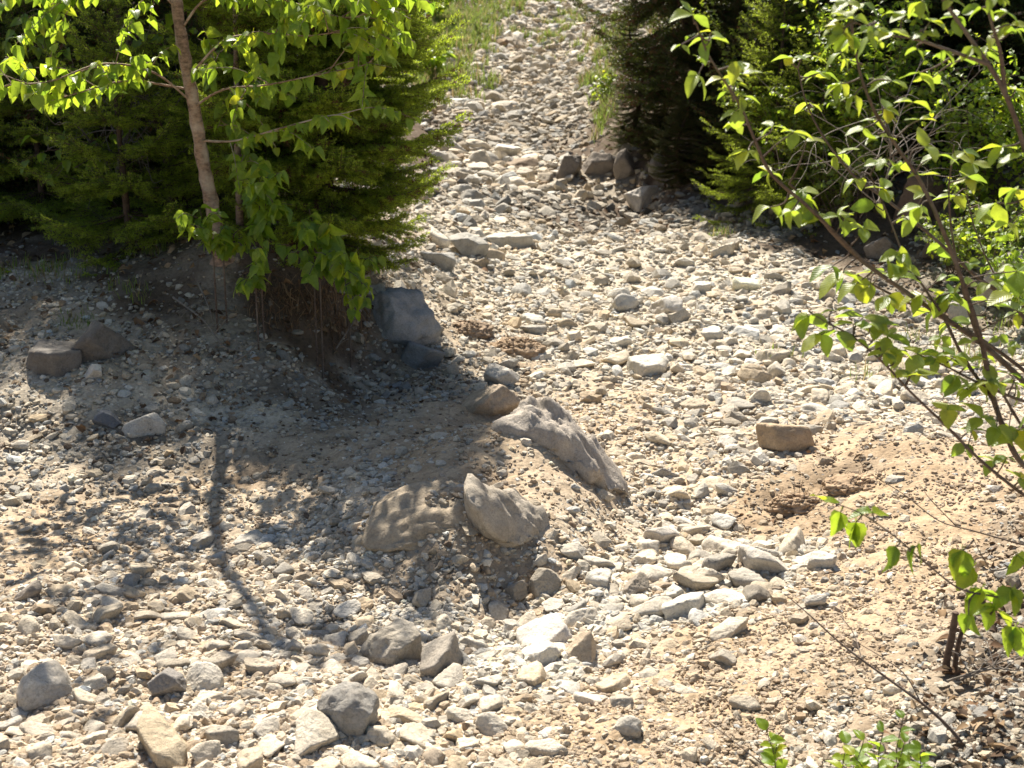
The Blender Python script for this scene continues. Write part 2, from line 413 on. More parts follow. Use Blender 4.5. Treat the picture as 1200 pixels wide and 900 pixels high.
def mat_tint(name, rough=.9, trans=0.0):
    m, ns, ls = new_mat(name)
    out = nd(ns, 'ShaderNodeOutputMaterial'); b = nd(ns, 'ShaderNodeBsdfPrincipled', Roughness=rough)
    b.inputs['Specular IOR Level'].default_value = .2
    pos = nd(ns, 'ShaderNodeNewGeometry').outputs['Position']
    at = nd(ns, 'ShaderNodeAttribute', attribute_name='tint')
    n1 = nd(ns, 'ShaderNodeTexNoise', Scale=60, Detail=3); ls.new(pos, n1.inputs['Vector'])
    c = mixcol(ns, ls, 'MULTIPLY', .7, at.outputs['Color'], ramp(ns, ls, n1.outputs[0], [(.3, g(.7)), (.7, g(1.25))]))
    ls.new(c, b.inputs['Base Color'])
    if trans:
        tr = nd(ns, 'ShaderNodeBsdfTranslucent'); mx = nd(ns, 'ShaderNodeMixShader', Fac=trans)
        ls.new(c, tr.inputs['Color']); ls.new(b.outputs[0], mx.inputs[1]); ls.new(tr.outputs[0], mx.inputs[2]); ls.new(mx.outputs[0], out.inputs[0])
    else:
        ls.new(b.outputs[0], out.inputs[0])
    return m

M_STONE = mat_stone('stone_single', True)
M_RUBBLE = mat_stone('stone_rubble', False)
M_GROUND = mat_ground()
M_SPRUCE = mat_needle('spruce_needles', (.052, .088, .016), (.29, .38, .045), (.58, .72, .06), .5)
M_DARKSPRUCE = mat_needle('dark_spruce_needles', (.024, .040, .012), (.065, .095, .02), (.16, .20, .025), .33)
M_LEAF = mat_leaf('broad_leaf', (.115, .19, .022), (.50, .68, .045), .5)
M_SHRUBLEAF = mat_leaf('shrub_leaf', (.13, .18, .05), (.50, .66, .05), .45, rough=.42, spec=.55)
M_BARK = mat_bark('young_tree_bark', (.075, .046, .032), (.33, .22, .155), (.50, .42, .34), 42)
M_DARKBARK = mat_bark('dark_bark', (.045, .030, .022), (.13, .085, .06), None, 30)
M_TWIG = mat_bark('twig_bark', (.05, .034, .026), (.14, .098, .075), (.17, .14, .115), 60)
M_GREYTWIG = mat_bark('dead_twig', (.10, .085, .07), (.26, .22, .18), None, 60)
M_GRASS = mat_tint('grass_blades', .6, .45)
M_LITTER = mat_tint('leaf_litter', .85, .1)
M_DRY = mat_tint('dry_stems', .85, .15)
M_CRUMB = mat_tint('soil_crumb', .95)
# ------------------------------------------------------------------ ground sheet
def axis(parts):
    return np.unique(np.round(np.concatenate(parts), 5))
xs = axis([-np.geomspace(3.4, 300, 70), np.arange(-3.4, 3.4, .018), np.geomspace(3.4, 300, 70)])
ys = axis([-np.geomspace(.3, 300, 60), np.arange(-.3, 2.3, .08), np.geomspace(2.3, 13, 400), np.geomspace(13, 40, 110), np.geomspace(40, 400, 40)])
GX, GY = np.meshgrid(xs, ys)
gx, gy = GX.ravel(), GY.ravel()
gz = height(gx, gy)
near = np.clip(1.4 - np.hypot(gx, gy) / 14, 0, 1)
ZF = zone(gx, gy)
clod = fbm2(gx * 17, gy * 17, 4, 23, .62)
gz = gz + near * (.009 - .004 * ZF[:, 1]) * clod + near * .004 * np.maximum(fbm2(gx * 9, gy * 9, 2, 29), 0) * ZF[:, 1]
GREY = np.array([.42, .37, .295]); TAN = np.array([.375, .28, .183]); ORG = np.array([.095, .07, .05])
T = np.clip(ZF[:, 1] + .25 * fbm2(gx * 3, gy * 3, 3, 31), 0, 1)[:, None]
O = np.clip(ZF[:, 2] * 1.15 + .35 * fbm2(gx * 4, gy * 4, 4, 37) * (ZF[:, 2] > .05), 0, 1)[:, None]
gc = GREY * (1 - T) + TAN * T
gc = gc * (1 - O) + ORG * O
nx, ny = len(xs), len(ys)
ii = (np.arange(ny - 1)[:, None] * nx + np.arange(nx - 1)[None]).ravel()
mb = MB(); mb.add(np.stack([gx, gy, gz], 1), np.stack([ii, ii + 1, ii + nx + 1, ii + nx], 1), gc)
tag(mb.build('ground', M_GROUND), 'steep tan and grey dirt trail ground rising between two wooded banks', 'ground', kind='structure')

# ------------------------------------------------------------------ rocks
import bmesh
def ico(sub):
    bm = bmesh.new(); bmesh.ops.create_icosphere(bm, subdivisions=sub, radius=1.0)
    v = np.array([q.co[:] for q in bm.verts]); f = np.array([[l.index for l in q.verts] for q in bm.faces]); bm.free()
    return v, f
ICO = {k: ico(k) for k in (1, 2, 3, 4, 5)}

def chip(seed, sub, planes=9, worn=16, slab=False, rough=.03):
    """a broken stone: worn polytope of a few flat faces; half extents 1"""
    r = np.random.default_rng(seed)
    v, f = ICO[sub]; v = norm(v)
    n = norm(r.standard_normal((max(planes, 4), 3)))
    n = np.concatenate([n, -norm(n[:3] + .35 * r.standard_normal((3, 3)))])
    d = r.uniform(.5, 1.0, len(n))
    if slab:
        n = np.concatenate([n, norm(np.array([[0, 0, 1], [0, 0, -1.]]) + .12 * r.standard_normal((2, 3)))]); d = np.concatenate([d, [.36, .42]])
    q = np.maximum(v @ n.T / d, 1e-3)
    rad = (q ** worn).sum(1) ** (-1 / worn)
    rad = np.minimum(rad, 1.5)
    p = v * rad[:, None]
    if rough: p = p + rough * v * (fbm3(p * 2.4 + seed, 4, seed, .6) - .6 * np.abs(fbm3(p * 4.1 + 3, 2, seed + 9)))[:, None]
    lo, hi = p.min(0), p.max(0)
    return (p - (lo + hi) / 2) / ((hi - lo) / 2), f

def rock(seed, sub, planes=9, depth=(.5, .85), rough=.06, boxy=0.0):
    """a cobble: ball cut by random flat faces, roughened; half extents 1"""
    r = np.random.default_rng(seed)
    v, f = ICO[sub]; v = v.copy()
    v *= np.array([1, r.uniform(.75, 1), r.uniform(.75, 1)])
    ns = norm(r.standard_normal((planes, 3)))
    if boxy:
        ax = np.concatenate([np.eye(3), -np.eye(3)]) + .18 * r.standard_normal((6, 3))
        ns = np.concatenate([norm(ax), ns]); 
    for i, n in enumerate(ns):
        d = boxy if (boxy and i < 6) else r.uniform(*depth)
        k = v @ n - d
        v -= np.where(k > 0, k * .93, 0)[:, None] * n
    if sub > 1:
        v += rough * norm(v) * fbm3(v * 1.7 + seed, 4, seed, .55)[:, None]
    lo, hi = v.min(0), v.max(0)
    return (v - (lo + hi) / 2) / ((hi - lo) / 2), f

N_PROTO = 16
KINDS3 = []      # (shape word, vertices, faces) for single stones
for i in range(N_PROTO):
    w = ('rounded', 'angular', 'slabby', 'angular')[i % 4]
    pl, wo, sl = {'rounded': (12, 7, False), 'angular': (7, 26, False), 'slabby': (7, 22, True)}[w]
    KINDS3.append((w, chip(100 + i, 4, pl, wo, sl, .05)))
PROTO_ME = []
for w, (v, f) in KINDS3:
    q = MB(); q.add(v, f)
    PROTO_ME.append(q.mesh('stone', M_STONE))
SMALL2 = [chip(300 + i, 2, 7, (9, 18, 18)[i % 3], i % 3 == 1, .02) for i in range(30)]
SMALL1 = [chip(400 + i, 1, 6, 12, i % 3 == 1, 0) for i in range(30)]

COLOURS = {'pale': (.60, .545, .455), 'grey': (.44, .405, .345), 'tan': (.50, .42, .315), 'bluish': (.33, .32, .295), 'brown': (.33, .25, .175)}
CN = list(COLOURS); CP = np.array([.54, .20, .19, .04, .03])

def euler_on_ground(x, y, yaw, tilt):
    e = .06
    n = np.array([h1(x - e, y) - h1(x + e, y), h1(x, y - e) - h1(x, y + e), 2 * e]); n = norm(n)
    n = norm(n + np.array([random.gauss(0, tilt), random.gauss(0, tilt), 0]))
    q = Vector((0, 0, 1)).rotation_difference(Vector(n)) @ Quaternion((0, 0, 1), yaw)
    return q.to_euler()

# landmark rocks: name, label, phrase for neighbours, box in the photo, seed settings
LM = [
 ('boulder','large bluish grey block wedged against the cut bank under the spruce','the blue grey block',(424,342,512,412),dict(c=(.27,.275,.28),boxy=.70,seed=72,cube=1,dep=.8,sub=5,yaw=.6,hs=1.0,planes=9)),
 ('boulder','low bluish boulder lying at the foot of the blue grey block','the low bluish boulder',(455,403,524,441),dict(c=(.21,.22,.23),seed=2,dep=.8)),
 ('boulder','tan square ended rock at the tip of the shaded soil ledge','the tan square ended rock',(540,453,616,496),dict(c=(.40,.32,.235),boxy=.62,seed=3,dep=.9,yaw=-.35)),
 ('bedrock_outcrop','long slanted grey bedrock ridge breaking out of the soil hump','the slanted bedrock ridge',(606,506,722,598),dict(c=(.40,.35,.295),seed=52,dome=(.25,.17,.15,-.80,.16,4.72))),
 ('boulder','rounded tan grey boulder half buried in the front of the hump','the half buried boulder',(545,612,634,688),dict(c=(.39,.34,.275),seed=5,soft=1,sunk=.1,dome=(.135,.15,.125,-.2,-.025,4.06))),
 ('bedrock_outcrop','wide dusty brown rock ledge buried in soil beside the half buried boulder','the dusty rock ledge',(440,606,548,682),dict(c=(.38,.31,.225),seed=61,soft=1,sunk=.62,dome=(.20,.14,.085,.15,-.29,4.08))),
 ('boulder','smooth tan boulder sitting alone beside the dirt mound','the smooth tan boulder',(891,497,951,537),dict(c=(.42,.315,.21),seed=6,dep=.8,boxy=.7,planes=2,yaw=.2)),
 ('boulder','smooth pale boulder lying low where rubble meets the sandy slope','the smooth pale boulder',(866,649,938,682),dict(c=(.52,.47,.40),seed=7,dep=.7,planes=5)),
 ('boulder','wedge shaped grey boulder with a flat sloping top, in the near rubble','the wedge shaped boulder',(426,741,492,790),dict(c=(.40,.355,.29),boxy=.6,seed=8,cube=1,dep=.8,yaw=.7)),
 ('boulder','rough grey tan boulder tucked beside the wedge shaped boulder','the rough grey tan boulder',(488,754,546,802),dict(c=(.33,.29,.24),seed=9,dep=.9)),
 ('boulder','white fractured slab in the pile next to the sandy slope','the white fractured slab',(608,722,676,768),dict(c=(.62,.57,.50),boxy=.55,seed=10,dep=.9,yaw=.3,hs=.7)),
 ('boulder','tan block with a shaded front at the edge of the white slab pile','the tan pile block',(664,744,706,784),dict(c=(.42,.34,.25),boxy=.62,seed=11,dep=1,yaw=.8)),
 ('boulder','small white boulder below the white fractured slab','the small white boulder',(612,760,658,786),dict(c=(.60,.55,.47),seed=12,dep=.8)),
 ('boulder','big dark grey boulder with broken facets, in the near rubble','the dark facetted boulder',(368,811,447,868),dict(c=(.29,.27,.24),boxy=.58,seed=13,cube=1,dep=.8,yaw=-.5,sub=5)),
 ('boulder','pale lopsided block leaning in front of the dark facetted boulder','the pale lopsided block',(333,849,394,890),dict(c=(.52,.46,.37),boxy=.62,seed=14,dep=.9,yaw=.6)),
 ('boulder','large tan cracked block at the very front of the rubble','the tan cracked block',(147,858,232,908),dict(c=(.48,.39,.27),boxy=.6,seed=15,dep=.9,yaw=-.4,sub=5)),
 ('boulder','domed pale boulder with a pitted face, in the near rubble','the domed pale boulder',(18,797,86,842),dict(c=(.48,.43,.36),seed=16,dep=.9,planes=5)),
 ('boulder','dark grey round fronted boulder beside an egg shaped white one','the dark round fronted boulder',(174,788,220,824),dict(c=(.24,.22,.20),seed=17,dep=.9)),
 ('boulder','egg shaped white boulder touching a dark round fronted one','the egg shaped white boulder',(217,786,259,818),dict(c=(.60,.54,.45),seed=18,dep=.9,planes=3)),
 ('boulder','squat tan grey cobble standing alone near the sandy flat','the squat lone cobble',(14,687,46,713),dict(c=(.29,.25,.21),boxy=.65,seed=19,dep=1)),
 ('boulder','dark slanted slab jutting from the gravel bank','the dark slanted slab',(72,381,150,432),dict(c=(.16,.145,.13),seed=20,dep=.9,boxy=.5,yaw=.5)),
 ('boulder','dark low slab buried below the slanted slab in the gravel bank','the dark buried slab',(18,410,98,446),dict(c=(.17,.155,.14),seed=21,dep=.9,boxy=.55)),
 ('boulder','small round white cobble lying against the dark buried slab','the round white cobble',(96,431,119,450),dict(c=(.58,.54,.48),seed=22,dep=1,planes=2)),
 ('boulder','long pale cobble lying downhill in the gravel bank','the long pale bank cobble',(147,490,188,520),dict(c=(.46,.43,.38),seed=23,dep=.9,yaw=-.5)),
 ('boulder','dark blue grey cobble next to the long pale bank cobble','the dark blue cobble',(110,485,141,508),dict(c=(.12,.13,.15),seed=24,dep=.9)),
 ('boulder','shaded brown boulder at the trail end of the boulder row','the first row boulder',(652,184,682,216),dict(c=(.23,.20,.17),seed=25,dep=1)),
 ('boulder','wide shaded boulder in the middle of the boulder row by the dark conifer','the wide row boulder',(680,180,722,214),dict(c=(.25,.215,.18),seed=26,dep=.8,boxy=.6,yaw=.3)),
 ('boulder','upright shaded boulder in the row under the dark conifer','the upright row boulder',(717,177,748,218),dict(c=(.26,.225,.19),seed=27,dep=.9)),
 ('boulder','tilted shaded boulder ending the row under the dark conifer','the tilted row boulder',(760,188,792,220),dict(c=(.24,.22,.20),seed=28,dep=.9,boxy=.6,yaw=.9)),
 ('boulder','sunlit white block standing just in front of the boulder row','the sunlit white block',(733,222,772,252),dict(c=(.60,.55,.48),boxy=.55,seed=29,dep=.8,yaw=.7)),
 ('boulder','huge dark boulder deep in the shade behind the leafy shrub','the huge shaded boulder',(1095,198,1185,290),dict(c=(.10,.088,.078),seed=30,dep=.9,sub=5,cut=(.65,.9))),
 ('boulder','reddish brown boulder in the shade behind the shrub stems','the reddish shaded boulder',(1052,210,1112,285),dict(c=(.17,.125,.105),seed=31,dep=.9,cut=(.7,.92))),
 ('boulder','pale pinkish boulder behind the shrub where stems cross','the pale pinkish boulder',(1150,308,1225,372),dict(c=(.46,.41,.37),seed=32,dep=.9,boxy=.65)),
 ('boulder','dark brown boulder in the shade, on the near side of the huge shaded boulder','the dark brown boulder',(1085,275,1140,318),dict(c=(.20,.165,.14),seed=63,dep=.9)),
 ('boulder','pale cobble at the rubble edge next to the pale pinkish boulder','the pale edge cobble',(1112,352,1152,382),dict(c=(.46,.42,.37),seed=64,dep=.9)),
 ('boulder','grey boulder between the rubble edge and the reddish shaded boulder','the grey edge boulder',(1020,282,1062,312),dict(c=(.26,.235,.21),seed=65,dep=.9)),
 ('boulder','flat pale slab lying in mid trail beyond the hump','the flat pale slab',(738,423,790,447),dict(c=(.56,.52,.45),seed=33,dep=.8,boxy=.55,yaw=.2)),
 ('boulder','pale table like slab with a dark edge, farther up than the flat pale slab','the table like slab',(757,350,804,376),dict(c=(.56,.52,.46),seed=34,dep=.9,boxy=.55,yaw=-.3)),
 ('boulder','white rough boulder just behind the tan square ended rock','the white rough boulder',(566,430,610,458),dict(c=(.52,.48,.42),seed=35,dep=.9)),
 ('boulder','dark tan cobble in the rubble downhill of the bedrock ridge','the dark tan cobble',(727,677,762,706),dict(c=(.30,.255,.20),seed=36,dep=1)),
 ('boulder','tan grey cobble at the corner of the half buried boulder','the tan corner cobble',(620,672,657,706),dict(c=(.37,.32,.25),seed=37,dep=1)),
 ('boulder','brown grey cobble leaning under the half buried boulder','the leaning brown cobble',(588,684,616,712),dict(c=(.29,.25,.20),seed=38,dep=1)),
 ('boulder','grey upright stone at the foot of the trunk of the dark conifer','the upright grey stone',(800,124,834,158),dict(c=(.22,.21,.195),seed=39,dep=.9)),
 ('boulder','grey cube like stone in the rubble just past the spruce skirt','the grey cube like stone',(525,277,572,306),dict(c=(.35,.335,.30),seed=40,dep=.8,boxy=.6,yaw=.5)),
 ('boulder','pale broad slab in the rubble next to the grey cube like stone','the pale broad slab',(570,275,630,296),dict(c=(.50,.47,.41),seed=41,dep=.7,boxy=.55)),
 ('boulder','grey flat stone close to the hanging skirt of the spruce','the grey flat stone',(492,296,536,318),dict(c=(.37,.355,.325),seed=42,dep=.8,boxy=.6)),
 ('boulder','long pale ridge stone barely rising from the sandy slope','the long pale ridge stone',(828,722,880,756),dict(c=(.55,.48,.38),seed=43,dep=.5,yaw=.8,hs=.5)),
 ('boulder','broad white rock face flush with the rubble below the bedrock ridge','the flush white rock',(752,605,800,648),dict(c=(.54,.49,.42),seed=44,dep=.9,hs=.6)),
]
placed = []       # (x, y, radius) for the scatter
landmarks = []    # (phrase, u, v)
for name, label, phrase, (u0, v0, u1, v1), k in LM:
    wpx, hpx = u1 - u0, v1 - v0
    p = hit((u0 + u1) / 2, v1 - .22 * hpx)
    dist = np.linalg.norm(p - CAM)
    w = wpx / F * dist; hh = hpx / F * dist * k.get('hs', 1.0)
    dep = w * k.get('dep', .9)
    sub = k.get('sub', 4)
    v, f = chip(900 + k['seed'], max(sub, 5), k.get('planes', 8), 15 if k.get('planes', 9) < 6 and not k.get('boxy') else 34, hpx < .55 * wpx and k.get('boxy', 0) > 0, .03)
    if k.get('cube'): v, f = rock(900 + k['seed'], 5, 9, (.6, .9), .10, .72)
    v = v * np.array([w / 2, dep / 2, hh * .62])
    if False:
        v = v / np.array([w / 2, dep / 2, hh * .62]) * np.array([.30, .20, .14])
        v[:, 2] *= 1.0 - .45 * v[:, 0] / .30
        v[:, 2] += .009 * np.abs(((v[:, 1] * 1.0 + .2 * v[:, 0]) * 17 + 2.6 * fbm3(v * 7, 4, 5)) % 2 - 1) + .012 * fbm3(v * np.array([4, 9, 9]), 3, 8, .5)
    v = v + .010 * w * norm(v) * (fbm3(v * (11 / w) + 5, 5, k['seed'], .6))[:, None]
    if k.get('dome'):
        # bedrock: lies in the slope and follows it, so no edge overhangs
        hl, hw, hh_, yw, cx, cy = k['dome']
        ca_, sa_ = math.cos(yw), math.sin(yw)
        v, f = chip(900 + k['seed'], 5, 6 if not k.get('soft') else 14, 9 if not k.get('soft') else 5, False, .05)
        st_ = np.abs(((v[:, 1] + .25 * v[:, 0]) * 3.2 + 1.1 * fbm3(v * 2.5, 4, 5)) % 2 - 1)
        up = hh_ * (v[:, 2] * (1.0 - .25 * v[:, 0]) + (.03 if k.get('soft') else .10) * (st_ - .5) + .14 * fbm3(v * np.array([2.2, 4.5, 3]), 4, k['seed'], .55))
        lx, ly = v[:, 0] * hl, v[:, 1] * hw
        wx, wy = cx + ca_ * lx - sa_ * ly, cy + sa_ * lx + ca_ * ly
        z0 = height_base(wx, wy) - height_base(np.array([cx]), np.array([cy]))[0]
        v = np.stack([wx - cx, wy - cy, z0 + up], 1)
        q = MB(); q.add(v, f)
        o = q.build(name, M_STONE); o.location = (cx, cy, h1(cx, cy) - hh_ * k.get('sunk', .25))
    else:
        q = MB(); q.add(v, f)
        o = q.build(name, M_STONE)
        o.location = (p[0], p[1] + dep * .28, p[2] + hh * .62 * .3)
        o.rotation_euler = (random.uniform(-.08, .08), random.uniform(-.08, .08), k.get('yaw', random.uniform(-.3, .3)))
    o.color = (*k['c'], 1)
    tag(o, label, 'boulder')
    placed.append((p[0], p[1] + dep * .28, w * .42))
    landmarks.append((phrase, (u0 + u1) / 2, (v0 + v1) / 2))

# ---- scatter: throw darts from the biggest stone down
class Hash:
    def __init__(s, c): s.c, s.d = c, {}
    def key(s, x, y): return (int(math.floor(x / s.c)), int(math.floor(y / s.c)))
    def ok(s, x, y, r, k):
        i, j = s.key(x, y)
        for a in (i - 1, i, i + 1):
            for b in (j - 1, j, j + 1):
                for (px, py, pr) in s.d.get((a, b), ()):
                    if (px - x) ** 2 + (py - y) ** 2 < (k * (pr + r)) ** 2: return False
        return True
    def add(s, x, y, r): s.d.setdefault(s.key(x, y), []).append((x, y, r))

big = Hash(.45)
for q in placed: big.add(*q)
mid = Hash(.16)

def darts(n, rmin, rmax, power, ymin=2.2, ymax=31.0, e=1.3):
    t = R.random(n)
    a = 1 - power
    r = (rmin ** a + t * (rmax ** a - rmin ** a)) ** (1 / a)
    # ground points with about equal number per picture row
    inv = R.uniform(1 / ymax ** e, 1 / ymin ** e, n)
    y = inv ** (-1 / e)
    x = R.uniform(-1, 1, n) * (.46 * y + .45)
    x = np.where(np.abs(x) > 4.5, R.uniform(-2, 2.6, n), x)
    return x, y, r

stones = []
def throw(n, rmin, rmax, power, pxmin, pack, hs, minor, ymin=2.2, ymax=12.0, e=1.3):
    x, y, r = darts(n, rmin, rmax, power, ymin, ymax, e)
    z4 = zone(x, y)
    r = r * np.clip(z4[:, 3], .35, 1.3)
    keep = (R.random(n) < z4[:, 0] ** 1.4) & (r * F / y > pxmin)
    x, y, r, z4 = x[keep], y[keep], r[keep], z4[keep]
    o = np.argsort(-r)
    for i in o:
        a, b, c = x[i], y[i], r[i]
        if c < .07:
            if not big.ok(a, b, c, .8): continue
        elif not big.ok(a, b, c, .9): continue
        if not mid.ok(a, b, c, pack): continue
        (mid if c < .075 else big).add(a, b, c)
        stones.append((a, b, c, minor))
    return
throw(40000, .019, .068, 3.1, 2.6, .78, 0, 0)
throw(9000, .05, .12, 3.0, 2.0, .80, 0, 0, 10.5, 34, .5)
throw(170000, .0095, .024, 2.2, 1.4, .70, 0, 1)
throw(90000, .026, .06, 2.2, 1.2, .70, 0, 1, 9.5, 34, .5)
S = np.array(stones)
sz = height(S[:, 0], S[:, 1])
su, sv, sf = to_px(np.stack([S[:, 0], S[:, 1], sz], 1))
spx = S[:, 2] * F / sf
infr = (su > -5) & (su < 1205) & (sv > -5) & (sv < 915)
# stones hidden by the spruce, the banks and the shade of the thickets are not singled out
hid = ((su < 450) & (sv < 300)) | ((su > 1000) & (sv < 300)) | ((su < 520) & (sv < 260))
order = np.argsort(-np.where(infr & ~hid, spx, 0))
single = order[:250]
is_single = np.zeros(len(S), bool); is_single[single] = True

def stone_colour(n):
    k = R.choice(len(CN), n, p=CP)
    c = np.array([COLOURS[q] for q in CN])[k]
    return k, c * R.normal(1, .12, (n, 1)) * (1 + R.normal(0, .05, (n, 1)) * np.array([1, .2, -1]))
sk, sc = stone_colour(len(S))
sZ = zone(S[:, 0], S[:, 1]); sO = sZ[:, 2][:, None]; sT = np.clip(sZ[:, 1], 0, 1)[:, None]
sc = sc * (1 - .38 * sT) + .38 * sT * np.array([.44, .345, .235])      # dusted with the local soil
sc = sc * (1 - np.clip(sO, 0, 1) * R.uniform(.25, .75, (len(S), 1)))      # earth stained on dark soil, also darkened by the painted trail shade

# single stones with their own labels
used = {}
seqs = []
for i in single:
    x, y, r = S[i, :3]
    pi = random.randrange(N_PROTO); shape = KINDS3[pi][0]
    o = bpy.data.objects.new('stone', PROTO_ME[pi]); col.objects.link(o)
    hz = r * random.uniform(.38, .8)
    o.scale = (r * random.uniform(.95, 1.25), r * random.uniform(.72, 1.0), hz)
    o.location = (x, y, sz[i] + hz * random.uniform(.0, .45))
    o.rotation_euler = euler_on_ground(x, y, random.uniform(0, 6.28), .16)
    o.color = (*np.clip(sc[i], .05, .75), 1)
    seqs.append((i, o, shape, hz / r))
for i, o, shape, fl in seqs:
    u, v = su[i], sv[i]
    dl = sorted((math.hypot(u - a, (v - b) * 1.6), ph, a, b) for ph, a, b in landmarks)
    x, y, r = S[i, :3]
    size = 'small' if r < .028 else ('mid sized' if r < .042 else 'large')
    shp = ('flat ' if fl < .5 else 'tall ' if fl > .74 else '') + shape
    def rel(d):
        _, ph, a, b = d
        du, dv = u - a, (v - b) * 1.6
        if abs(du) > abs(dv) * 2: return ('close beside ' if d[0] < 55 else 'off beside ') + ph
        near_ = 'just ' if d[0] < 60 else 'well '
        if abs(dv) > abs(du) * 2: return near_ + ('downhill of ' if dv > 0 else 'uphill of ') + ph
        return near_ + ('diagonally downhill of ' if dv > 0 else 'diagonally uphill of ') + ph
    base = f'{size} {CN[sk[i]]} {shp} stone '
    opts = [base + rel(dl[0])] + [base + 'between ' + dl[a][1] + ' and ' + dl[b][1] for a, b in ((0, 1), (0, 2), (1, 2), (0, 3), (1, 3))] + [base + rel(dl[k]) for k in (1, 2)]
    opts = [q for q in opts if len(q.split()) <= 16] or [base + rel(dl[0])]
    lab = next((q for q in opts if q not in used), opts[0])
    used[lab] = used.get(lab, 0) + 1
    tag(o, lab, 'stone', 'loose stones strewn over the trail')

# the rest: rubble and gravel no one would count
def merge(mb, idx, protos, flat=(.38, .8), sink=(-.15, .4)):
    idx = np.asarray(idx)
    which = R.integers(0, len(protos), len(idx))
    for k in range(len(protos)):
        j = idx[which == k]
        if not len(j): continue
        v, f = protos[k]
        n = len(j)
        r = A[j, 2]
        yaw = R.uniform(0, 2 * PI, n); tx = R.normal(0, .25, n); ty = R.normal(0, .25, n)
        sca = np.stack([r * R.uniform(.95, 1.3, n), r * R.uniform(.65, 1, n), r * R.uniform(*flat, n)], 1)
        p = v[None] * sca[:, None]
        cx, sx = np.cos(tx)[:, None], np.sin(tx)[:, None]
        py, pz = p[..., 1] * cx - p[..., 2] * sx, p[..., 1] * sx + p[..., 2] * cx
        cy, sy = np.cos(ty)[:, None], np.sin(ty)[:, None]
        px, pz = p[..., 0] * cy + pz * sy, -p[..., 0] * sy + pz * cy
        c, s = np.cos(yaw)[:, None], np.sin(yaw)[:, None]
        qx, qy = px * c - py * s, px * s + py * c
        z0 = AZ[j] + sca[:, 2] * R.uniform(*sink, n)
        V = np.stack([qx + A[j, 0, None], qy + A[j, 1, None], pz + z0[:, None]], -1).reshape(-1, 3)
        Fc = (f[None] + (np.arange(n) * len(v))[:, None, None]).reshape(-1, 3)
        C = np.repeat(AC[j], len(v), 0)
        mb.add(V, Fc, C)

A, AZ, AC = S, sz, np.clip(sc, .05, .75)
rest = np.where(~is_single)[0]
loc_px = S[rest, 2] * F / np.maximum(S[rest, 1], 1)
mb = MB()
merge(mb, rest[loc_px >= 5], SMALL2)
merge(mb, rest[loc_px < 5], SMALL1)
tag(mb.build('rubble', M_RUBBLE, smooth=False), 'dense carpet of fist sized grey and pale rubble covering the trail', 'rubble', kind='stuff')

# gravel
n = 300000
x, y, r = darts(n, .0045, .019, 2.3, 2.2, 16)
z4 = zone(x, y)
cov = np.maximum(z4[:, 0] ** 1.3 * .9, .10 + .65 * z4[:, 1])
r = np.where((z4[:, 0] < .4) & (R.random(n) < .85), r * .6, r)
r = r * np.clip(.6 + .5 * z4[:, 3], .6, 1.2)
keep = (R.random(n) < cov) & (r * F / y > 1.25)
x, y, r, z4 = x[keep], y[keep], r[keep], z4[keep]
A = np.stack([x, y, r], 1); AZ = height(x, y)
_, AC = stone_colour(len(x))
sandy = (R.random(len(x)) < np.clip(z4[:, 1] * 1.1 - z4[:, 0] * .6, 0, .93))
AC = np.where(sandy[:, None], AC * .22 + np.array([.385, .285, .188]) * .78, AC)
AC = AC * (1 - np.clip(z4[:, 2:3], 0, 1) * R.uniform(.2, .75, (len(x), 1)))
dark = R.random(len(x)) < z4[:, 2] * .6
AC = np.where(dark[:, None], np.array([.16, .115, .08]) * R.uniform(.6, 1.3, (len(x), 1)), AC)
AC = np.clip(AC, .03, .7)
px_ = r * F / y
mb = MB()
merge(mb, np.where(px_ > 5)[0], SMALL2, (.4, .9), (-.2, .4))
merge(mb, np.where(px_ <= 5)[0], SMALL1, (.4, .9), (-.2, .4))
tag(mb.build('gravel', M_RUBBLE, smooth=False), 'fine loose gravel and grit between the bigger stones', 'gravel', kind='stuff')
# ------------------------------------------------------------------ plants
def leaf_template(rows, cols, shape, serr=0.0, petiole=.22):
    """(s along, t across, half width) grid of one leaf; the first two rows are the stalk"""
    s = np.concatenate([[-petiole, -.01], np.linspace(0.0, 1.0, rows)])
    ss = np.clip(s, 0, 1)
    if shape == 'heart':
        w = (np.sin(PI * np.clip(ss, 0, 1) ** .62) ** .75) * (1 - .25 * ss)
    elif shape == 'oval':
        w = np.sin(PI * ss ** .85) ** .8
    else:
        w = np.sin(PI * ss ** .75)
    if serr: w = w * (1 + serr * ((np.arange(len(s)) % 2) * 2 - 1))
    w[0] = w[1] = .035; w[2] = max(w[2], .035); w[-1] = .004
    t = np.linspace(-1, 1, cols)
    nr = len(s)
    i = np.arange(nr - 1)[:, None] * cols; j = np.arange(cols - 1)[None]
    f = np.stack([i + j, i + j + 1, i + cols + j + 1, i + cols + j], -1).reshape(-1, 4)
    return s, t, w, f
T_BIG = leaf_template(11, 7, 'heart', .05)
T_OVAL = leaf_template(9, 7, 'oval', .03, .14)
T_MID = leaf_template(6, 5, 'heart', 0, .3)
T_LOW = leaf_template(4, 3, 'oval', 0, .2)

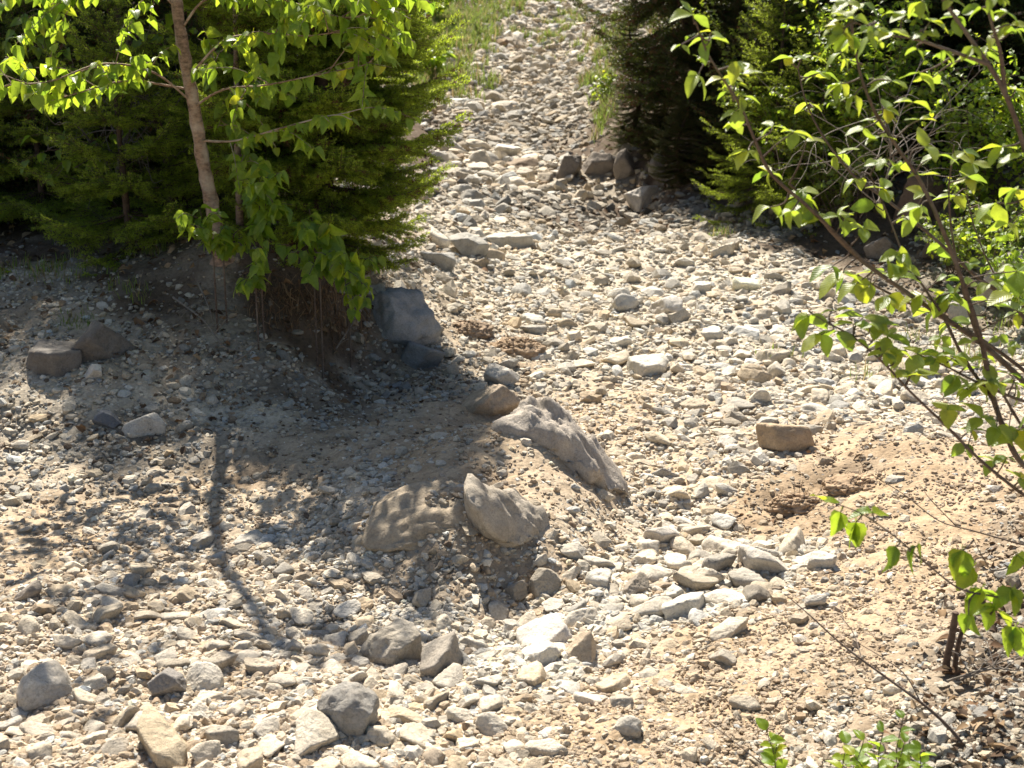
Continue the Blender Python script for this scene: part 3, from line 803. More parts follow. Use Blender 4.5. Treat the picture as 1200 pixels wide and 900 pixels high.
def add_leaves(mb, tpl, base, d, up, L, wid=.36, fold=.35, droop=.3, cupv=.25):
    s, t, w, f = tpl
    N = len(base); base = np.asarray(base, float)
    d = norm(np.asarray(d, float)); up = np.asarray(up, float)
    side = norm(np.cross(d, up)); n = np.cross(side, d)
    L = np.broadcast_to(np.asarray(L, float), (N,))
    S_, T_ = np.meshgrid(s, t, indexing='ij'); W_ = np.broadcast_to(w[:, None], S_.shape)
    fo = fold * R.uniform(.3, 1.5, N); dr = droop * R.uniform(.2, 1.7, N); wd = wid * R.uniform(.85, 1.15, N)
    tw = R.normal(0, .25, N); ph = R.uniform(0, 6.3, N)
    al = L[:, None, None] * S_[None]
    ac = (L * wd)[:, None, None] * (T_ * W_)[None]
    hz = (L * wd)[:, None, None] * (np.abs(T_) * W_)[None] * fo[:, None, None] - (L * dr)[:, None, None] * (np.maximum(S_, 0) ** 2)[None]
    hz = hz + (L[:, None, None] * .035) * np.sin(S_[None] * 9 + ph[:, None, None] + T_[None] * 2) * (W_ * np.abs(T_))[None] + tw[:, None, None] * ac * np.maximum(S_, 0)[None]
    p = base[:, None, None] + al[..., None] * d[:, None, None] + ac[..., None] * side[:, None, None] + hz[..., None] * n[:, None, None]
    nv = S_.size
    Fc = (f[None] + (np.arange(N) * nv)[:, None, None]).reshape(-1, 4)
    tint = np.clip(R.normal(.5, .2, N), 0, 1)
    C = np.repeat(np.stack([tint, tint * 0, tint * 0], 1), nv, 0)
    UV = np.broadcast_to(np.stack([T_ * W_, S_], -1).reshape(1, nv, 2), (N, nv, 2)).reshape(-1, 2)
    mb.add(p.reshape(-1, 3), Fc, C, UV)

def rnd_unit(n):
    return norm(R.standard_normal((n, 3)))

# ---- conifers
def spruce(seed, H, Rad, z0=.15, whorls=14, per=6, bl=.045, needle=.014, nw=.0022, step=.0045, top=1.0, brown=0.0, density=1.0, droop=.25, base_w=.68):
    """returns trunk, branch and needle collectors of one young conifer standing at the origin"""
    r = np.random.default_rng(seed)
    trunk, wood, crown = MB(), MB(), MB()
    zz = np.linspace(-.15, H, 14)
    lean = np.stack([.02 * H * np.sin(zz * 1.3 + seed), .02 * H * np.cos(zz * 1.1 + seed * 2), zz], 1)
    r0 = .012 * H + .008
    tube(trunk, lean, r0 * (1 - .93 * np.clip(zz / H, 0, 1)), 7, rough=.05)
    P0, P1, TP = [], [], []
    hs = z0 * H + (H * .985 - z0 * H) * (np.linspace(0, 1, whorls) ** .92)
    for wi, h in enumerate(hs):
        for rep in range(2):
            k = per if rep == 0 else max(2, (per * 2) // 3)
            az0 = r.uniform(0, 6.28)
            for b in range(k):
                hh = h if rep == 0 else h + r.uniform(-.5, .5) * (H / whorls)
                if hh < z0 * H * .8 or hh > H * .99: continue
                az = az0 + b * 2 * PI / k + r.uniform(-.3, .3)
                rel = hh / H
                Lb = (Rad * (1 - rel) ** .72 * min(1, base_w + rel * 2.4) + .035) * r.uniform(.68, 1.12) * (1 if rep == 0 else .82)
                if r.random() > density: continue
                pit = -.25 + 1.1 * rel + r.uniform(-.12, .12)
                m = 8; sgrid = np.linspace(0, 1, m)
                out = np.array([math.cos(az), math.sin(az), 0])
                c0 = np.array([np.interp(hh, zz, lean[:, 0]), np.interp(hh, zz, lean[:, 1]), hh])
                side = np.array([-out[1], out[0], 0])
                wob = r.uniform(-.12, .12)
                path = c0 + out * (Lb * sgrid)[:, None] + side * (wob * Lb * sgrid ** 2)[:, None]
                path[:, 2] += Lb * (sgrid * math.sin(pit) - droop * (1 - rel) * np.sin(PI * sgrid * .8) * .6 + .18 * sgrid ** 3)
                tube(wood, path, (.0022 + .0065 * Lb) * (1 - .85 * sgrid), 4)
                tang = norm(np.gradient(path, axis=0))
                P0.append(path[:-1]); P1.append(path[1:]); TP.append(np.where(sgrid[1:] > .85, .9, .15))
                nb = max(3, int(Lb / bl))
                for q in range(nb):
                    sq = .12 + .86 * (q + r.uniform(.1, .9)) / nb
                    base = np.array([np.interp(sq, sgrid, path[:, a]) for a in range(3)])
                    tg = norm(np.array([np.interp(sq, sgrid, tang[:, a]) for a in range(3)]))
                    for sd_ in (-1, 1):
                        l = (.50 * Lb * (1 - sq) + .05) * r.uniform(.6, 1.1) * min(1, .5 + sq * 2)
                        sid = norm(np.cross(tg, [0, 0, 1])) * sd_
                        dv = norm(tg * .72 + sid * r.uniform(.6, .95) + np.array([0, 0, r.uniform(-.28, .10)]))
                        e1 = base + dv * l * .55; e2 = e1 + norm(dv + np.array([0, 0, -.18]) + tg * .25) * l * .45
                        P0 += [np.stack([base, e1])]; P1 += [np.stack([e1, e2])]; TP += [np.array([.12, .75 * r.uniform(.4, 1.2)])]
                        if l > .11:
                            for z_ in np.arange(.3, .9, .045 / l * 1.0):
                                pb = base + (e2 - base) * z_
                                for s2 in (-1, 1):
                                    sd2 = norm(np.cross(dv, [0, 0, 1])) * s2
                                    l2 = l * .38 * (1.05 - z_) * r.uniform(.7, 1.2) + .02
                                    e = pb + norm(dv * .75 + sd2 * .75 + np.array([0, 0, r.uniform(-.25, .1)])) * l2
                                    P0.append(pb[None]); P1.append(e[None]); TP.append(np.array([.6 * r.uniform(.3, 1.3)]))
    P0 = np.concatenate(P0); P1 = np.concatenate(P1); TP = np.concatenate(TP)
    ln = np.linalg.norm(P1 - P0, axis=1)
    # bare wood of the fine twigs
    n = np.maximum(1, (ln / step).astype(int) * 2)
    idx = np.repeat(np.arange(len(P0)), n)
    tt = r.random(len(idx))
    dv = norm(P1 - P0)[idx]
    rad = norm(r.standard_normal((len(idx), 3)) * np.array([1, 1, .75]) + np.array([0, 0, .25]))
    rad = norm(rad - (rad * dv).sum(1)[:, None] * dv)
    nd_ = norm(dv * r.uniform(.35, .8, len(idx))[:, None] + rad)
    b0 = P0[idx] + (P1 - P0)[idx] * tt[:, None]
    sdv = norm(np.cross(nd_, r.standard_normal((len(idx), 3)))) * nw
    nl = needle * r.uniform(.7, 1.15, len(idx))
    mid_ = b0 + nd_ * (nl * .55)[:, None]
    V = np.stack([b0, mid_ + sdv * .5, b0 + nd_ * nl[:, None], mid_ - sdv * .5], 1).reshape(-1, 3)
    k = np.arange(len(idx))[:, None] * 4
    tip = np.clip(TP[idx] + r.normal(0, .1, len(idx)) , 0, 1)
    br = (r.random(len(P0)) < brown)[idx] * 1.0
    C = np.repeat(np.stack([tip, br, tip * 0], 1), 4, 0)
    crown.add(V, k + np.arange(4)[None], C)
    tw = MB()
    s3 = norm(np.cross(P1 - P0, [.3, .2, 1.0])) * .0016
    u3 = norm(np.cross(P1 - P0, s3)) * .0016
    V = np.stack([P0 + s3, P0 - s3 * .5 + u3, P0 - s3 * .5 - u3, P1], 1).reshape(-1, 3)
    k = np.arange(len(P0))[:, None] * 4
    wood.add(V, np.concatenate([k + [0, 1, 3], k + [1, 2, 3], k + [2, 0, 3]]))
    return trunk, wood, crown

def conifer(name, label, xyz, args, rotz=0, needle_mat=M_SPRUCE, group=None, scale=1.0):
    root = empty(name, (0, 0, 0), label, 'conifer', group)
    t, w, c = spruce(**args)
    t.build('trunk', M_DARKBARK, root); w.build('branch', M_DARKBARK, root); c.build('crown', needle_mat, root)
    root.location = [float(q) for q in xyz]; root.rotation_euler = (0, 0, rotz); root.scale = (scale,) * 3
    return root

def copy_tree(o, loc, rotz, label, scale=1.0, group=None):
    r = o.copy(); col.objects.link(r)
    r.location = [float(q) for q in loc]; r.rotation_euler = (0, 0, rotz); r.scale = (scale,) * 3 if np.ndim(scale) == 0 else scale
    r['label'] = label
    if group: r['group'] = group
    elif 'group' in r: del r['group']
    for ch in o.children:
        c = ch.copy(); col.objects.link(c); c.parent = r
    return r

def ground_at(x, y): return (x, y, h1(x, y) - .02)
def foot(u, v): return hit(u, v)

# left spruce whose skirts overhang the rubble
q = P(385, 322, 6.75)
main_spruce = conifer('spruce', 'bushy young spruce with lime branch tips overhanging the rubble from the cut bank', (q[0], q[1], h1(q[0], q[1]) - .03),
        dict(seed=5, H=2.95, Rad=1.0, base_w=.42, brown=.05, z0=.02, whorls=27, per=8, bl=.04, needle=.018, nw=.0042, step=.0044, droop=.15), 1.0)
q = P(150, 296, 6.75)
fir = conifer('fir', 'low dark green fir spreading flat boughs in the shade behind the slim trunk', (q[0], q[1], h1(q[0], q[1]) - .03),
        dict(seed=9, H=1.25, Rad=.75, z0=.05, whorls=9, per=6, bl=.045, needle=.017, nw=.0036, step=.0052, droop=.15), 0)

# ---- broad leaved plants given by their branches
CATS = {'slim_tree': 'tree', 'thin_tree': 'tree', 'leaning_tree': 'tree', 'leafy_shoot': 'sapling', 'leafy_shrub': 'shrub', 'leafy_twig': 'twig', 'bare_twig': 'twig', 'cut_stub': 'stub',
        'seedling': 'seedling', 'small_leaf_bush': 'bush', 'bank_bush': 'bush', 'dead_branch': 'dead branch', 'bare_bush': 'bush'}
def plant(name, label, root_xyz, stems, leaf_mat, bark_mat, tpl, stem_name='stem', group=None, fol='foliage'):
    """stems: list of dict(path=points, r=(r0, r1), leaves=list of (base, dir, up, length)); every stem is a part, its leaves one crown"""
    if name in ('leafy_shoot', 'small_leaf_bush', 'bank_bush', 'seedling'):
        for st in stems:
            a = st['path'][0]
            if a[2] > h1(a[0], a[1]) - .01: st['path'] = np.concatenate([[[a[0], a[1] + .005, h1(a[0], a[1]) - .04]], st['path']])
    root = empty(name, root_xyz, label, CATS[name], group)
    lv = []
    for st in stems:
        mb = MB()
        for path, ra, rb in [(st['path'], *st['r'])] + st.get('twigs', []):
            n = len(path)
            rad = ra + (rb - ra) * np.linspace(0, 1, n) ** .8
            if st.get('name') == 'trunk': rad = rad * (1 + .7 * np.exp(-np.arange(n) / 1.6))
            rad = rad * (1 + .06 * np.sin(np.arange(n) * 2.1))
            tube(mb, path, rad, 8 if ra > .012 else 5, rough=.05 if ra > .012 else .02)
        mb.build(st.get('name', stem_name), st.get('mat', bark_mat), root)
        lv += st.get('leaves', [])
    if lv:
        mb = MB()
        b = np.array([l[0] for l in lv]); d = np.array([l[1] for l in lv]); u = np.array([l[2] for l in lv]); L = np.array([l[3] for l in lv])
        add_leaves(mb, tpl, b, d, u, L)
        mb.build(fol, leaf_mat, root, use_uv=True)
    return root

def px_path(pts, n=8):
    return curve([P(*p) for p in pts], n)

def hang_leaves(path, spacing, L, start=.2, drop=.75, pairs=True, jit=.25, tilt=.5):
    """leaves hanging left and right of a twig; returns leaf tuples and little side stalks are in the leaf itself"""
    seg = np.linalg.norm(np.diff(path, axis=0), axis=1); cum = np.concatenate([[0], np.cumsum(seg)])
    out = []
    s = cum[-1] * start
    while s <= cum[-1] + 1e-6:
        b = np.array([np.interp(s, cum, path[:, a]) for a in range(3)])
        k = min(np.searchsorted(cum, s), len(path) - 2); tg = norm(path[k + 1] - path[max(k - 1, 0)])
        sid = norm(np.cross(tg, [0, 0, 1.0]))
        for sd_ in ((-1, 1) if pairs else (random.choice((-1, 1)),)):
            d = norm(tg * R.uniform(.1, .6) + sid * sd_ * R.uniform(.4, .9) + np.array([0, 0, -drop * R.uniform(.4, 1.4)]) + R.normal(0, jit, 3))
            up = norm(np.array([0, 0, 1.0]) + np.array([0, -.35, 0]) + R.normal(0, tilt, 3) + .4 * d)
            out.append((b + R.normal(0, .004, 3), d, up, L * R.uniform(.62, 1.2)))
        s += spacing * R.uniform(.7, 1.3)
    return out

def side_twigs(path, n, length, start=.25, up=.2, r=.0018):
    out = []
    for _ in range(n):
        k = int(len(path) * R.uniform(start, .98)); k = min(max(k, 1), len(path) - 2)
        tg = norm(path[k + 1] - path[k - 1])
        d = norm(tg * .6 + norm(R.standard_normal(3) * np.array([1, 1, .6])) + np.array([0, 0, up]))
        l = length * R.uniform(.5, 1.3)
        e = path[k] + d * l; m_ = path[k] + d * l * .5 + np.array([0, 0, .06 * l])
        out.append(curve([path[k], m_, e + np.array([0, 0, -.12 * l])], 4))
    return out

def leafy(path, r, n_twigs, tl, spacing, L, start=.2, tip=True, **kw):
    tw = side_twigs(path, n_twigs, tl, start)
    lv = hang_leaves(path, spacing, L, max(start, .3), **kw) if tip else []
    for t in tw: lv += hang_leaves(t, spacing, L, .35, **kw)
    return dict(path=path, r=r, twigs=[(t, .0022, .0011) for t in tw], leaves=lv)

# slim tree with the bare pinkish trunk
tr = px_path([(261,306,5.97),(256,285,5.95),(247,235,5.95),(238,190,5.93),(228,130,5.9),(217,70,5.88),(209,20,5.86),(200,-60,5.84),(196,-160,5.82),(205,-280,5.8),(215,-400,5.8)], 5)
trunkA = dict(path=tr, r=(.036, .019), name='trunk')
A_ST = [trunkA]
def bA(pts, nt, sp=.045, L=.064, **kw):
    s = leafy(px_path(pts), (.006, .0018), int(nt * 1.7), .28, sp, L, **kw); s['name'] = 'branch'; A_ST.append(s)
bA([(212,35,5.88),(240,0,5.7),(290,-10,5.5),(350,5,5.4),(400,20,5.35),(440,15,5.3)], 8)
bA([(205,-10,5.86),(260,-50,5.6),(330,-40,5.4),(400,-20,5.3),(455,10,5.25)], 9)
bA([(221,90,5.89),(262,48,5.7),(310,40,5.5),(360,42,5.4),(400,36,5.35)], 7)
bA([(227,125,5.9),(262,105,5.75),(310,100,5.6),(370,88,5.45),(420,78,5.4),(436,72,5.38)], 6)
bA([(234,165,5.92),(275,165,5.8),(330,150,5.6),(390,135,5.5),(412,140,5.45)], 3)
bA([(208,10,5.86),(170,-20,5.7),(110,-10,5.5),(60,5,5.4)], 7)
bA([(226,120,5.9),(180,85,5.7),(120,75,5.5),(60,95,5.4),(10,100,5.3),(-20,110,5.3)], 5)
bA([(224,105,5.9),(150,95,5.7),(95,108,5.5),(60,118,5.45)], 4)
bA([(202,-40,5.85),(140,-60,5.6),(60,-70,5.4),(0,-40,5.2)], 7)
for k in range(7):
    z = -140 - 34 * k; az = R.uniform(0, 6.28); l = R.uniform(.45, .9)
    b0 = P(200, z, 5.83); e = b0 + np.array([math.cos(az) * l, math.sin(az) * l * .8, .25])
    s = leafy(curve([b0, (b0 + e) / 2 + [0, 0, .08], e], 6), (.007, .002), 5, .3, .05, .075); s['name'] = 'branch'; A_ST.append(s)
q = hit(262, 300, 4.5)
plant('slim_tree', 'slim leaning tree with bare pinkish brown trunk and drooping lime leaves on the cut bank', P(262, 312, 5.95), A_ST, M_LEAF, M_BARK, T_MID, fol='crown')

# thinner tree behind it
tb = px_path([(282,300,6.5),(280,230,6.45),(278,160,6.4),(277,90,6.38),(276,30,6.35),(274,-60,6.3),(275,-160,6.3)], 5)
B_ST = [dict(path=tb, r=(.019, .008), name='trunk')]
def bB(pts, nt, L=.066):
    s = leafy(px_path(pts), (.004, .0015), nt, .22, .05, L); s['name'] = 'branch'; B_ST.append(s)
bB([(277,80,6.38),(260,60,6.2),(250,80,6.0),(245,100,5.95)], 4)
bB([(278,120,6.4),(300,95,6.2),(310,110,6.0),(320,120,5.95)], 4)
bB([(278,150,6.4),(265,130,6.2),(255,150,6.0)], 4)
bB([(280,190,6.4),(292,160,6.2),(285,185,6.0),(275,200,5.95)], 4)
bB([(276,20,6.35),(310,-10,6.2),(350,0,6.1)], 5)
bB([(276,-30,6.3),(230,-50,6.1),(180,-20,5.9)], 5)
plant('thin_tree', 'thin straight reddish stem with hanging leaves standing close behind the slim leaning tree', P(282,300,6.5), B_ST, M_LEAF, M_BARK, T_MID, fol='crown')

# leaning dark stem in the shade
tc = px_path([(205,260,7.3),(196,185,7.25),(180,130,7.2),(163,80,7.15),(140,25,7.1),(118,-30,7.05),(100,-120,7)], 5)
C_ST = [dict(path=tc, r=(.026, .014), name='trunk')]
for pts in ([(180,130,7.2),(140,100,7),(90,85,6.8),(50,90,6.6)], [(163,80,7.15),(110,60,7),(60,60,6.8),(20,45,6.6)], [(150,45,7.1),(190,40,6.9),(190,70,6.7)], [(185,145,7.2),(150,150,7),(110,165,6.8),(95,180,6.7)], [(130,0,7.1),(80,10,6.9),(30,20,6.7)]):
    s = leafy(px_path(pts), (.004, .0014), 5, .3, .09, .07); s['name'] = 'branch'; C_ST.append(s)
plant('leaning_tree', 'dark leaning sapling trunk half lost in the shade of the thicket', P(205,260,7.3), C_ST, M_LEAF, M_DARKBARK, T_MID, fol='crown')

# leafy shoots on the lip of the bank
def shoot(label, u, v, d, tops, L=.066, nt=2):
    base = P(u, v, d); st = []
    for (tu, tv, td) in tops:
        e = P(tu, tv, td); m_ = (base + e) / 2 + np.array([R.normal(0, .02), 0, .06])
        st.append(leafy(curve([base, m_, e], 6), (.004, .0014), nt, .10, .045, L, .35, drop=.9))
    return plant('leafy_shoot', label, base, st, M_LEAF, M_TWIG, T_BIG)
shoot('short leafy shoot with heart shaped leaves at the very foot of the slim leaning trunk', 250,300,5.75, [(215,250,5.65),(240,258,5.6),(228,268,5.6)])
shoot('leafy shoot climbing beside the trunk, between it and the spruce', 305,300,5.8, [(312,185,5.7),(300,215,5.6),(322,205,5.6),(325,240,5.6)], .075, 3)
shoot('leafy shoot with a big drooping lime leaf cluster in front of the spruce', 368,325,5.85, [(362,245,5.75),(385,262,5.7),(352,258,5.65)], .088)
shoot('low leafy shoot hanging over the face of the cut bank', 375,330,5.8, [(362,322,5.55),(400,310,5.6),(420,325,5.6),(385,300,5.6),(340,296,5.6)], .066)
shoot('low leafy shoot hiding the base of the slim leaning trunk', 262,308,5.85, [(275,275,5.75),(250,285,5.72),(285,290,5.75),(262,265,5.75)], .06, 3)
shoot('leafy spray hanging over the top of the blue grey block', 408,325,6.1, [(425,335,5.85),(438,312,5.95),(408,350,5.8),(428,352,5.85)], .06, 3)
shoot('small leafy shoot sprouting by itself in the bank litter below the trunk', 300,345,5.7, [(290,335,5.6),(310,300,5.6),(296,310,5.6)], .06)

# ---- right side: dark conifer beside the trail and the firs behind the shrub
q = P(808, 190, 12.6)
dark_conifer = conifer('dark_conifer', 'big dark conifer with brown dead skirts rising beside the trail bend', (q[0], q[1], h1(q[0], q[1]) - .05),
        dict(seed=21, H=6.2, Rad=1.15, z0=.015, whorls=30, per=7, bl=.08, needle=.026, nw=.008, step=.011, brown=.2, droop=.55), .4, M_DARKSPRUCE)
q = hit(905, 250, 7)
conifer('sparse_fir', 'sparse light green fir sapling between the dark conifer and the shrub', (q[0], q[1] + .1, q[2] - .02),
        dict(seed=25, H=2.0, Rad=.75, z0=.04, whorls=14, per=6, bl=.05, needle=.016, nw=.004, step=.006, density=.9), 0)
q = hit(965, 258, 7)
conifer('sparse_fir', 'ragged low fir sapling under the crossing shrub stems', (q[0], q[1] + .2, q[2] - .02),
        dict(seed=27, H=1.4, Rad=.7, z0=.05, whorls=10, per=6, bl=.05, needle=.016, nw=.004, step=.006, density=.85), 2)

copy_tree(dark_conifer, ground_at(P(872, 195, 11.9)[0], 11.9), 2.0, 'small dark conifer with brown skirts crouching on the bank behind the boulder row', .34)
copy_tree(dark_conifer, ground_at(P(742, 165, 13.3)[0], 13.3), 4.0, 'very small dark conifer on the slope above the wide row boulder', (.34, .34, .24))
copy_tree(dark_conifer, ground_at(P(812, 205, 12.0)[0], 12.0), 5.0, 'very small dark conifer next to the tilted row boulder', (.34, .34, .2))
for u_, v_, s_, r_, lab_ in ((800, 212, (.30, .30, .16), 1.0, 'knee high dark conifer seedling at the inner end of the boulder row'), (845, 222, (.34, .34, .17), 2.2, 'knee high dark conifer seedling between the boulder row and the sparse fir'), (775, 180, (.28, .28, .16), 3.1, 'knee high dark conifer seedling right above the upright row boulder')):
    q = hit(u_, v_, 7); copy_tree(dark_conifer, (q[0], q[1] + .05, q[2] - .03), r_, lab_, s_)
copy_tree(fir, ground_at(P(55, 250, 7.6)[0], 7.6), 1.9, 'low dark fir at the outer edge of the shaded thicket', 1.0)
copy_tree(fir, ground_at(P(240, 270, 7.4)[0], 7.4), 4.0, 'low fir half hidden behind the base of the slim leaning trunk', .8)
copy_tree(fir, ground_at(P(-60, 230, 8.2)[0], 8.2), 3.0, 'low dark fir in the shade farthest out behind the gravel bank', 1.2)
# the stand behind: copies of three grown conifers
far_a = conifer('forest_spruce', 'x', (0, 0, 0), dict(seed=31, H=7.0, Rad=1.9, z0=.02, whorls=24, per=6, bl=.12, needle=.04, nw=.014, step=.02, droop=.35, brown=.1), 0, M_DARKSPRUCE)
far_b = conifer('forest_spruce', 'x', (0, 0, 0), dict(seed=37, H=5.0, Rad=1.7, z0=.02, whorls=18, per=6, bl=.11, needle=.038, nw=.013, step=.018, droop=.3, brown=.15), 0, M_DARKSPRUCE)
STAND = [  # x, y, scale, source, label
 (-1.95,8.9,.92,'b',"shaded spruce right behind the thin reddish stem"),
 (-3.2,8.1,.80,'b',"shaded spruce above the grassy outer end of the gravel bank"),
 (2.55,10.9,.72,'b',"shaded spruce standing just behind the ragged low fir saplings"),
 (-3.6,9.3,.80,'b',"shaded spruce in the thicket directly behind the leaning sapling"),
 (-5.2,9.0,.85,'b',"shaded spruce at the outer edge of the thicket behind the gravel bank"),
 (-2.55,8.5,.86,'b',"shaded spruce filling the gap between the slim trunk and the bushy spruce"),
 (-4.4,11.2,.9,'a',"tall dark spruce deep in the thicket behind the leaning sapling"),
 (-3.0,12.2,.85,'a',"tall dark spruce rising behind the bushy young spruce"),
 (-6.5,12.0,.95,'a',"tall dark spruce at the far outer side of the shaded thicket"),
 (-2.2,13.3,.55,'b',"smaller dark spruce uphill behind the bushy young spruce"),
 (-5.2,14.8,1.0,'a',None),(-3.4,15.5,.8,'b',None),(-8.2,15,1.0,'a',None),(-3.6,19.,.75,'b',None),(-6.5,19,1.0,'a',None),(-9.5,20,1.1,'a',None),
 (3.4,11.0,.78,'b',"shaded spruce right behind the sparse fir saplings"),
 (4.6,10.6,.9,'a',"tall dark spruce behind the huge shaded boulder"),
 (2.55,13.9,.85,'a',"tall dark spruce standing behind the big dark conifer"),
 (5.6,12.6,1.0,'a',"tall dark spruce filling the deep shade above the shrub"),
 (3.9,13.8,.95,'a',"tall dark spruce between the dark conifer and the deep shade above the shrub"),
 (4.2,8.9,.55,'b',"low shaded spruce behind the pale pinkish boulder"),
 (6.2,10.2,.9,'b',None),(2.7,17.0,.7,'b',None),(5.0,16.5,1.0,'a',None),(7.6,15,1.1,'a',None),(3.3,21,.8,'a',None),(6,21,1.1,'a',None),(9.5,19,1.1,'a',None),
 (-4.5,26,.9,'a',None),(4.2,27,.9,'a',None),(-7.5,28,1.1,'a',None),(7.5,27,1.1,'a',None),(-3.5,34,.9,'a',None),(3.8,35,.9,'a',None),(-1.2,47,1.0,'a',None),(1.8,46,1.1,'a',None),(-6,42,1.2,'a',None),(6,42,1.2,'a',None),(0.4,52,1.2,'a',None),
]
first = {'a': far_a, 'b': far_b}; usedp = set()
for i, (x, y, s, k, lab) in enumerate(STAND):
    grp = 'dark spruces of the forest stand'
    lab = lab or 'dark spruce of the forest stand hidden behind nearer trees'
    if k not in usedp:
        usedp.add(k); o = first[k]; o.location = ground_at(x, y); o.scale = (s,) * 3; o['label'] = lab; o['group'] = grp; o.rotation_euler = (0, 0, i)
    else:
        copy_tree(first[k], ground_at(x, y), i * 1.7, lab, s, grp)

# ---- foreground shrub
def rooted(path, dx, dy):
    """carry a stem on down from its first point to the soil"""
    a = path[0]; g_ = np.array([a[0] + dx, a[1] + dy, 0]); g_[2] = h1(g_[0], g_[1]) - .04
    m_ = (a * .55 + g_ * .45) + np.array([dx * .12, 0, 0])
    return np.concatenate([curve([g_, m_, a], 8)[:-1], path])
def branch_of(pts, r, n=8):
    p = px_path(pts, n)
    if pts[0][0] >= 1280: p = rooted(p, .16 + R.uniform(-.05, .05), .05 + R.uniform(-.06, .06))
    return dict(path=p, r=(r[0] * .9, r[1] * .8), twigs=[], leaves=[])
SH = [
 branch_of([(1290,560,2.75),(1240,500,2.75),(1200,448,2.74),(1150,402,2.72),(1100,368,2.70),(1050,334,2.68),(1010,305,2.66),(975,272,2.64),(950,240,2.63),(925,215,2.62)], (0.0111, 0.0034)),
 branch_of([(1285,540,2.85),(1235,470,2.85),(1195,430,2.85),(1130,385,2.83),(1080,362,2.82),(1035,340,2.80),(1005,322,2.78)], (0.0091, 0.0024)),
 branch_of([(1295,600,2.7),(1235,560,2.68),(1195,540,2.66),(1165,470,2.64),(1150,400,2.62),(1128,330,2.60),(1105,270,2.58),(1080,215,2.56),(1050,170,2.55),(1025,130,2.54),(1008,85,2.53),(1000,40,2.52),(996,5,2.51)], (0.0097, 0.0024)),
 branch_of([(1280,520,2.9),(1230,420,2.9),(1190,360,2.9),(1140,320,2.9),(1090,275,2.9),(1040,235,2.9),(1000,205,2.9),(965,160,2.9),(945,120,2.9),(935,80,2.9)], (0.0078, 0.0019)),
 branch_of([(1010,305,2.66),(950,245,2.6),(905,205,2.56),(885,165,2.53),(868,125,2.5),(846,90,2.48),(828,60,2.46),(815,25,2.44)], (0.0052, 0.0018)),
 branch_of([(1300,540,2.6),(1260,400,2.55),(1225,270,2.5),(1198,165,2.46),(1178,110,2.44),(1158,75,2.43),(1130,35,2.42),(1100,-10,2.40),(1080,-60,2.4)], (0.0085, 0.0038)),
 branch_of([(1158,75,2.43),(1110,58,2.4),(1070,45,2.38),(1035,40,2.36),(1000,25,2.35)], (0.0046, 0.0016)),
 branch_of([(1178,110,2.44),(1172,60,2.42),(1160,20,2.4),(1150,-30,2.4)], (0.0052, 0.0024)),
 branch_of([(1300,640,2.62),(1245,610,2.6),(1200,580,2.58),(1150,540,2.56),(1110,500,2.54),(1070,462,2.52),(1035,425,2.50),(1000,395,2.49),(970,378,2.48),(948,365,2.48)], (0.0065, 0.0017)),
 branch_of([(1250,480,2.8),(1200,470,2.7),(1150,450,2.62),(1110,430,2.6),(1075,415,2.58)], (0.0052, 0.0017)),
 branch_of([(1300,620,2.8),(1240,560,2.78),(1180,470,2.76),(1140,380,2.74),(1120,300,2.72),(1112,230,2.7),(1118,170,2.68)], (.0065, .0018)),
 branch_of([(1290,500,3.0),(1220,400,3.0),(1170,330,3.0),(1140,260,3.0),(1130,200,3.0)], (.005, .0014)),
 branch_of([(1165,470,2.64),(1130,420,2.66),(1105,370,2.67),(1085,340,2.68),(1060,300,2.7),(1040,250,2.7),(1020,205,2.7)], (0.0052, 0.0017)),
]
BIGP = np.concatenate([s['path'] for s in SH]); OWN = np.concatenate([np.full(len(s['path']), i) for i, s in enumerate(SH)])
def cluster(u, v, d, n, size, drop=.25, spread=.8, tgt=SH, pts=None, own=None, dirpx=None):
    """n leaves at the end of a short twig that leaves the nearest stem"""
    pts = BIGP if pts is None else pts; own = OWN if own is None else own
    e = P(u, v, d)
    uu, vv, _ = to_px(pts)
    j = int(np.argmin((pts[:, 0] - e[0]) ** 2 + .7 * (pts[:, 1] - e[1]) ** 2 + (pts[:, 2] - e[2]) ** 2))
    st = tgt[own[j]]; b = pts[j]
    if np.linalg.norm(e - b) > .01:
        st['twigs'].append((curve([b, (b + e) / 2 + R.normal(0, .006, 3), e], 4), .0021, .0012))
    tg = norm(e - b + 1e-4)
    for q in range(n):
        a = q * 2 * PI / max(n, 1) + R.uniform(-.5, .5)
        d_ = norm(tg * .35 + spread * np.array([math.cos(a), .55 * math.sin(a), .35 * math.sin(a)]) + np.array([0, 0, -drop]) + R.normal(0, .15, 3))
        up = norm(np.array([0, -.12, 1.0]) + R.normal(0, .26, 3) + .3 * tg)
        st['leaves'].append((e, d_, up, size * .63 / F * d * R.uniform(.75, 1.15)))
